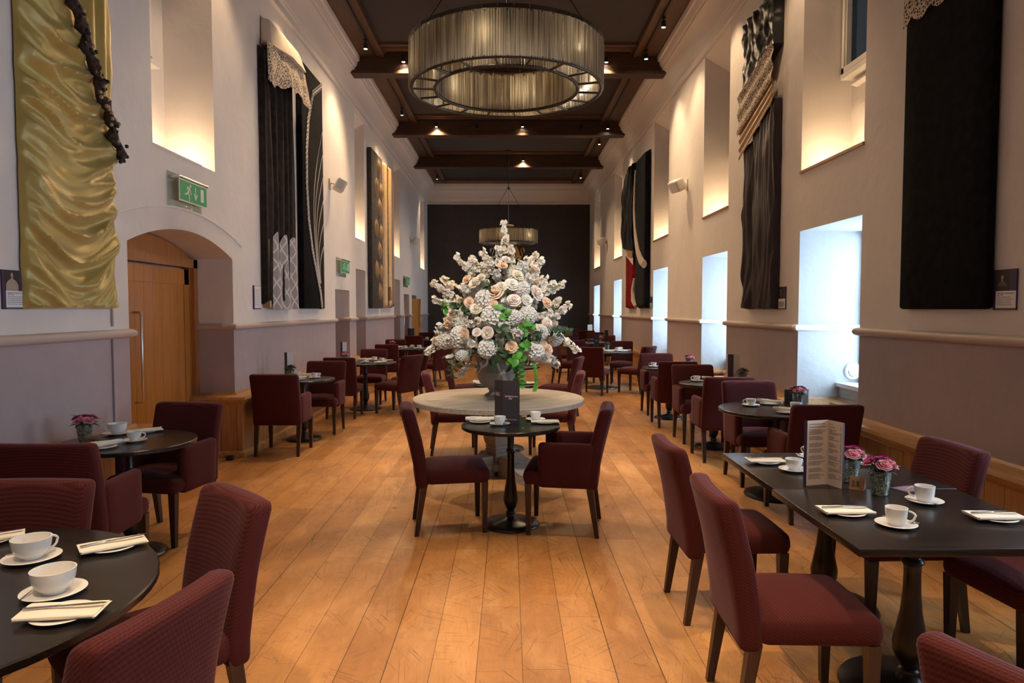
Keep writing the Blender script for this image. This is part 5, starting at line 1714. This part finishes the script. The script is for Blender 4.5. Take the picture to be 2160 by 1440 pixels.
def plaque(label, s, y, z, w, h, title, dates, figure, seed, split=0.47):
    t = walled('wall_plaque', label, 'plaque', s, y, z, 'wall plaques')
    MB().box((0, 0, 0), (w, h, 0.012)).build('plate', M['purple'], t, smooth=0)
    x0 = w * 0.13
    tx = MB().box((x0, h * 0.05, 0.012), (w, h * split, 0.0135)).build('text_panel', M['menuwhite'], t, smooth=0)
    MB().box((x0, 0.0, 0.012), (w, h * 0.045, 0.0135)).build('base_band', M['cardgrey'], t, smooth=0)
    if title:
        text_part('plaque_title', title, w * 0.060, M['ink'], tx, Matrix.Translation((x0 + w * 0.05, h * (split - 0.072), 0.0136)))
        text_part('plaque_dates', dates, w * 0.055, M['ink'], tx, Matrix.Translation((x0 + w * 0.05, h * (split - 0.115), 0.0136)))
    text_bars(MB(), Matrix.Translation((0, 0, 0.0134)), x0 + w * 0.05, w * 0.95, h * 0.11, h * (split - 0.13), 5 if title else 11, seed, h=h * 0.012, ragged=0.2).build('plaque_print', M['ink'], tx, smooth=0)
    if figure:
        a, b = x0 * 0.75, w * 0.70
        pg = MB().box((a, h * split, 0.012), (b, h * 0.985, 0.0132)).build('portrait_ground', M['printdark'], t, smooth=0)
        cx = (a + b) / 2; u = (b - a); y0 = h * split
        body = MB()
        if figure == 1:
            body.prism([(cx - u * .44, y0), (cx - u * .42, y0 + u * .35), (cx - u * .26, y0 + u * .52), (cx - u * .07, y0 + u * .62), (cx + u * .07, y0 + u * .62), (cx + u * .27, y0 + u * .52), (cx + u * .43, y0 + u * .34), (cx + u * .44, y0)], 0.0006, T=Matrix.Translation((0, 0, 0.0131)))
        else:
            body.prism([(cx - u * .34, y0 + u * .25), (cx - u * .28, y0 + u * .42), (cx - u * .08, y0 + u * .52), (cx + u * .1, y0 + u * .52), (cx + u * .30, y0 + u * .40), (cx + u * .34, y0 + u * .25)], 0.0006, T=Matrix.Translation((0, 0, 0.0131)))
        body.build('printed_dress', M['printdress'] if figure == 1 else M['printgrey'], pg, smooth=0)
        k = 1.0 if figure == 1 else 0.88
        ell = lambda X, Y, rx, ry: [(X + rx * math.cos(2 * PI * i / 18), Y + ry * math.sin(2 * PI * i / 18)) for i in range(18)]
        hd = MB()
        hd.prism(ell(cx, y0 + u * .84 * k, u * .125, u * .135), 0.0004, 0, Matrix.Translation((0, 0, 0.0132)))
        hd.prism(ell(cx, y0 + u * .80 * k, u * .088, u * .125), 0.0004, 1, Matrix.Translation((0, 0, 0.0134)))
        hd.box((cx - u * .045, y0 + u * .56 * k, 0.0137), (cx + u * .045, y0 + u * .70 * k, 0.0141), 1)
        for dx in (-0.04, 0.04):
            hd.prism(ell(cx + u * dx, y0 + u * .82 * k, u * .018, u * .010), 0.0004, 0, Matrix.Translation((0, 0, 0.0136)))
        hd.prism(ell(cx, y0 + u * .735 * k, u * .025, u * .008), 0.0004, 0, Matrix.Translation((0, 0, 0.0136)))
        hd.build('printed_head', [M['printdark'], M['skin']], pg, smooth=0)
    return t


plaque('purple plaque with a portrait, left of the gold silk hanging', -1, 4.055, 1.60, 0.195, 0.235, 'HENRIETTA MARIA OF FRANCE', '1609 - 1669', 1, 1)
plaque('plaque with a dark portrait, right of the black velvet hanging', 1, 4.205, 1.595, 0.19, 0.245, 'CATHERINE OF BRAGANZA', '1638 - 1705', 2, 2)
plaque('white text-only plaque left of the lace hanging', -1, 8.03, 1.60, 0.235, 0.28, '', '', 0, 3, split=0.985)
plaque('small plaque with a dark picture beside the draped plum hanging', 1, 7.585, 1.60, 0.21, 0.245, '', '', 2, 4)
plaque('tiny plaque at the near side of the fur-edged hanging', 1, 14.47, 1.62, 0.22, 0.24, '', '', 2, 5)
plaque('narrow plaque edge just past the beaded black hanging', -1, 10.86, 1.60, 0.20, 0.235, '', '', 0, 6)


def exit_sign(label, y, z, w=0.56, h=0.20):
    t = walled('exit_sign', label, 'exit sign', -1, y, z, 'green exit signs')
    MB().rbox((-0.07, -0.06, 0.002), (w + 0.03, h + 0.05, 0.008), 0.003, 2).build('backplate', M['perspex'], t)
    MB().box((0, 0, 0.07), (w, h, 0.076)).build('sign_border', M['signwhite'], t, smooth=0)
    pn = MB().box((0.012, 0.012, 0.0762), (w - 0.012, h - 0.012, 0.0775)).build('sign_panel', M['green'], t, smooth=0)
    MB().tube([(-0.005, h + 0.012, 0.073), (w + 0.012, h + 0.012, 0.073)], 0.014, 12).tube([(-0.02, h, 0.0), (-0.02, h, 0.09)], 0.016, 10).tube([(w * 0.9, h + 0.012, 0.0), (w * 0.9, h + 0.012, 0.07)], 0.008, 8).build('lamp_tube', M['brass'], t)
    p = MB(); Z = Matrix.Translation((0, 0, 0.0775))
    k = h / 0.20
    ell = [(0.215 * w / 0.56 + 0.014 * k * math.cos(2 * PI * i / 14), 0.158 * k + 0.014 * k * math.sin(2 * PI * i / 14)) for i in range(14)]
    p.prism(ell, 0.001, 0, Z)
    sx = w / 0.56

    def limb(a, b, r):
        a = Vector((a[0] * sx, a[1] * k)); b = Vector((b[0] * sx, b[1] * k)); d = (b - a).normalized(); q = Vector((-d.y, d.x)) * r
        p.prism([tuple(a - q), tuple(b - q), tuple(b + q), tuple(a + q)], 0.001, 0, Z)
    for a, b, r in (((0.19, 0.145), (0.165, 0.085), 0.013), ((0.19, 0.14), (0.155, 0.14), 0.006), ((0.155, 0.14), (0.14, 0.115), 0.006), ((0.195, 0.138), (0.212, 0.105), 0.006), ((0.212, 0.105), (0.225, 0.075), 0.005),
                    ((0.168, 0.09), (0.135, 0.075), 0.008), ((0.135, 0.075), (0.105, 0.072), 0.007), ((0.172, 0.088), (0.19, 0.06), 0.008), ((0.19, 0.06), (0.19, 0.02), 0.007)):
        limb(a, b, r)
    limb((0.315, 0.165), (0.315, 0.06), 0.007); limb((0.28, 0.10), (0.315, 0.045), 0.006); limb((0.35, 0.10), (0.315, 0.045), 0.006)
    p.box((0.42 * sx, 0.045 * k, 0.0775), (0.485 * sx, 0.165 * k, 0.0785))
    p.build('pictogram', M['signwhite'], pn, smooth=0)


exit_sign('green exit sign above the arched doorway on the left', 6.13, 2.57)
exit_sign('green exit sign over the low recess, middle of the left wall', 11.98, 2.24, 0.62, 0.22)
exit_sign('farthest green exit sign, above the far left doors', 19.5, 2.30, 0.78, 0.20)


def b_speaker():
    t = thing('wall_speaker', '', 'speaker')
    MB().rbox((-0.01, -0.045, -0.09), (0.02, 0.045, 0.09), 0.008, 3).tube([(0.0, 0, 0.02), (0.10, 0, 0.0)], 0.014, 10).build('bracket', M['speaker'], t)
    m = MB(); Tm = Matrix.Translation((0.17, 0, -0.02)) @ Matrix.Rotation(R(22), 4, 'Z') @ Matrix.Rotation(R(28), 4, 'Y')
    m.rbox((-0.085, -0.13, -0.10), (0.085, 0.13, 0.10), 0.03, 5, T=Tm)
    cb = m.build('cabinet', M['speaker'], t)
    MB().rbox((0.084, -0.105, -0.08), (0.092, 0.105, 0.08), 0.004, 3, T=Tm).build('grille', M['railw'], cb)
    return t


for s, y, w in ((-1, 11.55, 'nearer white wall speaker high on the left wall'), (-1, 20.95, 'farther white wall speaker high on the left wall'),
                (1, 11.55, 'nearer white wall speaker high on the right wall'), (1, 20.9, 'farther white wall speaker high on the right wall')):
    place('speaker', b_speaker, (s * 2.995, y, 3.69), 0 if s < 0 else PI, w, 'speaker', 'wall speakers')

t = thing('wall_vent', 'round white cover on the nearest window reveal', 'vent', (3.575, 7.058, 0.96))
Tv = Matrix.Rotation(R(90), 4, 'X')
cv = MB().lathe([(0, 0.0), (0.088, 0.0), (0.09, 0.008), (0.082, 0.022), (0.0, 0.03)], 36, T=Tv).build('cover', M['plaster'], t)
MB().tube([(0.055 * math.cos(a), -0.029, 0.055 * math.sin(a)) for a in [R(170 + 8 * k) for k in range(13)]], 0.003, 5).build('slot', M['cardgrey'], cv)
t = thing('wall_conduit', 'thin vertical cable conduit on the left wall near the doorway', 'conduit', (-2.985, 5.17, 0.69))
MB().box((-0.012, -0.008, 0), (0.0, 0.008, 0.70)).box((-0.012, -0.008, 0.78), (0.0, 0.008, 0.92)).build('cover_strip', M['mauve'], t, smooth=0)
t = thing('cable_box', 'small black cable box at the foot of the oak plinth', 'cable box', (-2.96, 7.20, 0))
MB().rbox((-0.035, -0.03, 0), (0.035, 0.03, 0.05), 0.008, 3).build('box', M['black'], t)


# ------------------------------------------------------------------ chandeliers
def b_chandelier():
    t = thing('chandelier', '', 'chandelier')
    Ro, Ri, Hc = 0.85, 0.635, 0.36
    MB().ring(Ro - 0.01, 0.016, 96, 10, 0.0).build('outer_ring', M['ring'], t)
    MB().ring(Ri, 0.015, 80, 10, 0.0).build('inner_ring', M['ring'], t)
    for (rr, nm) in ((Ro, 'top_band'), (Ri, 'inner_top_band')):
        m = MB(); nseg = 44
        for k in range(nseg):
            a0, a1 = 2 * PI * (k + 0.04) / nseg, 2 * PI * (k + 0.96) / nseg
            v = []
            for a in (a0, (a0 + a1) / 2, a1):
                for (r, z) in ((rr - 0.012, Hc), (rr + 0.012, Hc), (rr + 0.014, Hc + 0.03), (rr - 0.012, Hc + 0.03)):
                    v.append((r * math.cos(a), r * math.sin(a), z))
            f = []
            for i in range(2):
                for j in range(4):
                    f.append((i * 4 + j, i * 4 + (j + 1) % 4, (i + 1) * 4 + (j + 1) % 4, (i + 1) * 4 + j))
            f += [(0, 1, 2, 3), (8, 11, 10, 9)]
            m.add(v, f)
        m.ring(rr - 0.008, 0.008, 72, 6, Hc + 0.012)
        m.build(nm, M['ring'], t, smooth=30)
    for k in range(18):
        a = 2 * PI * k / 18
        MB().tube([(Ri * math.cos(a), Ri * math.sin(a), 0), ((Ro - 0.01) * math.cos(a), (Ro - 0.01) * math.sin(a), 0)], 0.010, 6).build('spoke', M['ring'], t)
    st = MB()
    for k in range(9):
        a = 2 * PI * (k + 0.5) / 9; rm_ = (Ro + Ri) / 2
        st.tube([(rm_ * math.cos(a), rm_ * math.sin(a), 0.0), (rm_ * math.cos(a), rm_ * math.sin(a), Hc)], 0.005, 5)
        b = 2 * PI * (k + 0.9) / 9
        st.tube([(rm_ * math.cos(a), rm_ * math.sin(a), 0.0), (rm_ * math.cos(b), rm_ * math.sin(b), Hc)], 0.003, 5)
    st.build('inner_struts', M['ring'], t)
    for (rr, n, nm) in ((Ro, 60, 'glass_panel'), (Ri, 38, 'inner_glass_panel')):
        g = None
        for k in range(n):
            a = 2 * PI * k / n
            if g is None:
                m = MB(); w = 2 * PI * rr / n * 0.49; v = []; fl = 16
                for (z, wz) in ((-0.004, 0.94), (0.012, 0.99), (Hc - 0.03, 0.99), (Hc - 0.012, 0.9), (Hc - 0.004, 0.72)):
                    for i in range(fl + 1):
                        y = (i / fl - 0.5) * 2 * w * wz
                        x = rr + 0.008 + 0.0065 * math.cos(i / fl * 4 * 2 * PI)
                        v.append((x, y, z))
                f = [(r * (fl + 1) + i, r * (fl + 1) + i + 1, (r + 1) * (fl + 1) + i + 1, (r + 1) * (fl + 1) + i) for r in range(4) for i in range(fl)]
                o2 = len(v); v += [(x - 0.012, y, z) for x, y, z in v]
                f += [tuple(reversed([q + o2 for q in ff])) for ff in f]
                m.add(v, f)
                g = m.build(nm, M['crystal'], t, smooth=50); q = g
            else:
                q = g.copy(); col.objects.link(q)
            q.rotation_euler = (0, 0, a)
    for k in range(3):
        a = 2 * PI * k / 3 + R(205)
        m = MB().tube([(0.80 * math.cos(a), 0.80 * math.sin(a), Hc + 0.02), (0.03 * math.cos(a), 0.03 * math.sin(a), 1.60)], 0.006, 6)
        m.build('suspension_rod', M['ring'], t)
    MB().lathe([(0, 1.57), (0.03, 1.58), (0.035, 1.62), (0.012, 1.66), (0, 1.66)], 14).tube([(0, 0, 1.64), (0, 0, 2.66)], 0.009, 8).build('drop_rod', M['ring'], t)
    MB().lathe([(0, 2.70), (0.11, 2.70), (0.11, 2.675), (0.05, 2.655), (0, 2.65)], 24).build('ceiling_rose', M['ring'], t)
    MB().lathe([(0, 0.50), (0.15, 0.50), (0.16, 0.515), (0.15, 0.53), (0, 0.53)], 24).tube([(0, 0, 0.53), (0, 0, 1.6)], 0.004, 6).build('lamp_plate', M['railw'], t)
    return t


for x, y, w in ((-0.02, 6.20, 'large round crystal rod chandelier hanging in front, above the flowers'), (-0.005, 20.3, 'far round crystal chandelier hanging before the dark end wall')):
    c = place('chandelier', b_chandelier, (x, y, 3.55), R(4), w, 'chandelier', 'crystal drum chandeliers')
    for k in range(6):
        a = 2 * PI * k / 6 + 0.3
        L = bpy.data.lights.new('chandelier_lamp', 'POINT'); L.energy = 1.3; L.color = (1.0, 0.84, 0.64); L.shadow_soft_size = 0.03
        lo = bpy.data.objects.new('chandelier_lamp', L); col.objects.link(lo)
        lo.location = (x + 0.74 * math.cos(a), y + 0.74 * math.sin(a), 3.55 + 0.2)


# ------------------------------------------------------------------ track lighting
TN = 0
for s in (-1, 1):
    for i in range(len(BEAMS) + 0):
        a = BEAMS[i] + 0.2; b = (BEAMS[i + 1] if i + 1 < len(BEAMS) else YF - 0.4) - 0.2
        if b < 8.5: continue
        tt = thing('lighting_track', '%s lighting track on the %s side of ceiling bay %s' % ('black', 'left' if s < 0 else 'right', ['', 'over the near tables', 'above the big chandelier', 'behind the big chandelier', 'between the middle beams', 'at the far end'][i]), 'track', (s * 2.42, a, 6.155), 0, 'lighting tracks')
        MB().box((-0.018, 0, 0), (0.018, b - a, 0.035)).build('rail', M['track'], tt, smooth=0)
for yb, w in ((12.75, 'nearest'), (17.15, 'middle'), (20.95, 'farthest')):
    tt = thing('lighting_track', 'black cross lighting track in front of the %s visible beam' % w, 'track', (-2.2, yb - 0.18, 6.203), 0, 'lighting tracks')
    MB().box((0, -0.018, 0), (4.4, 0.018, 0.035)).build('rail', M['track'], tt, smooth=0)


def b_spot(lit):
    def f():
        t = thing('track_spotlight', '', 'spotlight')
        MB().box((-0.022, -0.04, -0.03), (0.022, 0.04, 0.0)).tube([(0, 0, -0.02), (0, 0, -0.07)], 0.012, 8).build('adapter', M['track'], t, smooth=30)
        hd = MB().lathe([(0, -0.06), (0.034, -0.06), (0.036, -0.065), (0.036, -0.158), (0.032, -0.158), (0.030, -0.145), (0, -0.145)], 20).build('head', M['track'], t)
        MB().lathe([(0, -0.150), (0.029, -0.150), (0.029, -0.1455), (0, -0.1455)], 16).build('lens', M['lamp'] if lit else M['lampoff'], hd)
        return t
    return f


def spot(x, y, z, aim, label, e=1.0, ang=58, lit=True):
    o = place('spot%d' % lit, b_spot(lit), (x, y, z), 0, label, 'spotlight', 'track spotlights')
    if not lit: return o
    L = bpy.data.lights.new('spot_lamp', 'SPOT'); L.energy = TRACK * e; L.color = (1.0, 0.68, 0.39)
    L.spot_size = R(ang); L.spot_blend = 0.6; L.shadow_soft_size = 0.03
    lo = bpy.data.objects.new('spot_lamp', L); col.objects.link(lo)
    p = Vector((x, y, z - 0.165)); lo.location = p
    lo.rotation_euler = (Vector(aim) - p).to_track_quat('-Z', 'Y').to_euler()
    return o


for s, ys in ((-1, ((11.78, 'nearest'), (15.73, 'second'), (23.34, 'farthest'))),
              (1, ((10.87, 'nearest'), (12.22, 'second'), (16.88, 'third'), (18.45, 'fourth'), (23.14, 'farthest')))):
    for y, w in ys:
        spot(s * 2.42, y, 6.15, (s * 2.78, y + 0.15, 2.2), 'lit spotlight on the %s side track, %s of its row' % ('left' if s < 0 else 'right', w), 0.9, 74)
# the same tracks carry on above and behind the camera
for s in (-1, 1):
    for y in (1.6, 4.3, 6.9, 9.1):
        L = bpy.data.lights.new('spot_lamp', 'SPOT'); L.energy = TRACK * (0.9 if y > 5 else 0.7); L.color = (1.0, 0.68, 0.39)
        L.spot_size = R(74); L.spot_blend = 0.6; L.shadow_soft_size = 0.03
        lo = bpy.data.objects.new('spot_lamp', L); col.objects.link(lo)
        lo.location = (s * 2.42, y, 5.98); lo.rotation_euler = (Vector((s * 2.78, y + 0.15, 2.2)) - Vector((s * 2.42, y, 5.98))).to_track_quat('-Z', 'Y').to_euler()
for x, y, w, tg in ((-1.90, 12.57, 'left lit spotlight at the nearest visible beam', (-1.0, 9.6, 0)), (1.77, 12.57, 'right lit spotlight at the nearest visible beam', (1.0, 9.6, 0)),
                    (-1.77, 16.97, 'left lit spotlight at the middle beam', (-1.4, 15.6, 0)), (0.34, 16.95, 'starry bright spotlight at the middle beam under the chandelier', (0.2, 12.5, 0)), (0.44, 20.77, 'lit spotlight at the farthest beam', (0.3, 19.8, 0))):
    spot(x, y, 6.215, tg, w, 2.0, 130)
spot(-0.78, 16.95, 6.165, None, 'unlit spotlight left of the starry bright one', lit=False)
spot(1.80, 16.95, 6.165, None, 'unlit spotlight at the right end of the middle cross track', lit=False)
spot(-0.02, 20.75, 6.165, None, 'unlit spotlight beside the far chandelier rod', lit=False)
for x, y, tx, ty in ((-1.1, 4.05, -0.6, 2.6), (1.1, 4.05, 0.7, 2.6), (-1.2, 8.3, -0.7, 6.9), (1.2, 8.3, 0.8, 6.8), (0.0, 8.3, 0.0, 5.2), (-0.9, 0.0, -0.4, 1.6), (0.9, 0.0, 0.5, 1.6)):
    L = bpy.data.lights.new('spot_lamp', 'SPOT'); L.energy = TRACK * 3.6; L.color = (1.0, 0.72, 0.45)
    L.spot_size = R(52); L.spot_blend = 0.8; L.shadow_soft_size = 0.04
    lo = bpy.data.objects.new('spot_lamp', L); col.objects.link(lo)
    lo.location = (x, y, 6.0); lo.rotation_euler = (Vector((tx, ty, 0)) - Vector((x, y, 6.0))).to_track_quat('-Z', 'Y').to_euler()
for x in (-0.7, 0.7):      # two unseen fill spots, added to brighten the front of the flowers
    L = bpy.data.lights.new('flower_lamp', 'SPOT'); L.energy = TRACK * 6.5; L.color = (1.0, 0.87, 0.72)
    L.spot_size = R(30); L.spot_blend = 0.8; L.shadow_soft_size = 0.04
    lo = bpy.data.objects.new('flower_lamp', L); col.objects.link(lo)
    lo.location = (x, 1.2, 6.0); lo.rotation_euler = (Vector((-0.07, 6.2, 1.5)) - Vector((x, 1.2, 6.0))).to_track_quat('-Z', 'Y').to_euler()
# warm uplights on the upper niche sills
for s, lst in ((1, UP_R), (-1, UP_L)):
    for (a, b) in lst:
        L = bpy.data.lights.new('niche_uplight', 'POINT'); L.energy = 6.0; L.color = (1.0, 0.68, 0.38); L.shadow_soft_size = 0.025
        lo = bpy.data.objects.new('niche_uplight', L); col.objects.link(lo)
        lo.location = (s * 3.24, b - 0.30, 3.07)


# ------------------------------------------------------------------ painted coat of arms on the end wall
t = thing('coat_of_arms', 'gilded lion and unicorn coat of arms on the dark end wall', 'coat of arms', (-0.05, YF - 0.045, 3.66))
Rx = lambda p, d=0.0: (p[0], -0.02 - d, p[1])


def relief(m, pts, rad, d=0.0):
    m.tube([Rx(p, d) for p in pts], rad, 8, T=Matrix.Scale(0.35, 4, (0, 1, 0)))


for s, nm, mt in ((1, 'lion', 'gilt'), (-1, 'unicorn', 'silverrelief')):
    m = MB()
    f = lambda L: [(s * x, z) for x, z in L]
    relief(m, f([(0.42, -0.12), (0.38, 0.0), (0.33, 0.10), (0.27, 0.20), (0.25, 0.27)]), [0.05, 0.075, 0.095, 0.10, 0.07])      # body
    relief(m, f([(0.25, 0.22), (0.20, 0.30), (0.15, 0.31)]), [0.10, 0.085, 0.04], 0.01)                                             # head, mane
    relief(m, f([(0.28, 0.14), (0.20, 0.08), (0.13, 0.10), (0.09, 0.05)]), [0.05, 0.03, 0.025, 0.035])                              # fore legs
    relief(m, f([(0.27, 0.20), (0.18, 0.18), (0.10, 0.22)]), [0.05, 0.03, 0.03])
    relief(m, f([(0.42, -0.10), (0.47, -0.18), (0.41, -0.27), (0.46, -0.36), (0.37, -0.38)]), [0.06, 0.05, 0.03, 0.025, 0.03])      # hind legs
    relief(m, f([(0.38, -0.08), (0.31, -0.14), (0.29, -0.22), (0.23, -0.26)]), [0.06, 0.04, 0.03, 0.035])
    relief(m, f([(0.43, -0.10), (0.54, -0.12), (0.55, -0.02), (0.50, 0.08), (0.53, 0.19), (0.59, 0.20), (0.62, 0.12), (0.61, 0.02)]), [0.02, 0.016, 0.016, 0.016, 0.016, 0.018, 0.035, 0.008])   # tail
    if s < 0: relief(m, f([(0.19, 0.36), (0.10, 0.56)]), [0.014, 0.003])
    m.build(nm, M[mt], t)
m = MB().prism([(-0.16, 0.20), (0.16, 0.20), (0.16, 0.0), (0.11, -0.12), (0, -0.20), (-0.11, -0.12), (-0.16, 0.0)], 0.035, T=Matrix(((1, 0, 0, 0), (0, 0, -1, 0), (0, 1, 0, 0), (0, 0, 0, 1))))
m.build('shield', M['redshield'], t, smooth=0)
m = MB()
for k in range(5):
    x = -0.12 + 0.06 * k
    m.tube([Rx((x, 0.26)), Rx((x * 1.2, 0.38)), Rx((x * 0.5, 0.44))], [0.02, 0.022, 0.012], 6)
m.tube([Rx((-0.13, 0.25)), Rx((0.13, 0.25))], 0.026, 8)
m.build('crown', M['gilt'], t)
m = MB().prism([(-0.58, -0.50), (0.58, -0.50), (0.52, -0.40), (0.36, -0.36), (0.15, -0.38), (0.0, -0.34), (-0.15, -0.38), (-0.36, -0.36), (-0.52, -0.40)], 0.025, T=Matrix(((1, 0, 0, 0), (0, 0, -1, 0), (0, 1, 0, 0), (0, 0, 0, 1))))
m.build('green_mound', M['greenrelief'], t, smooth=0)
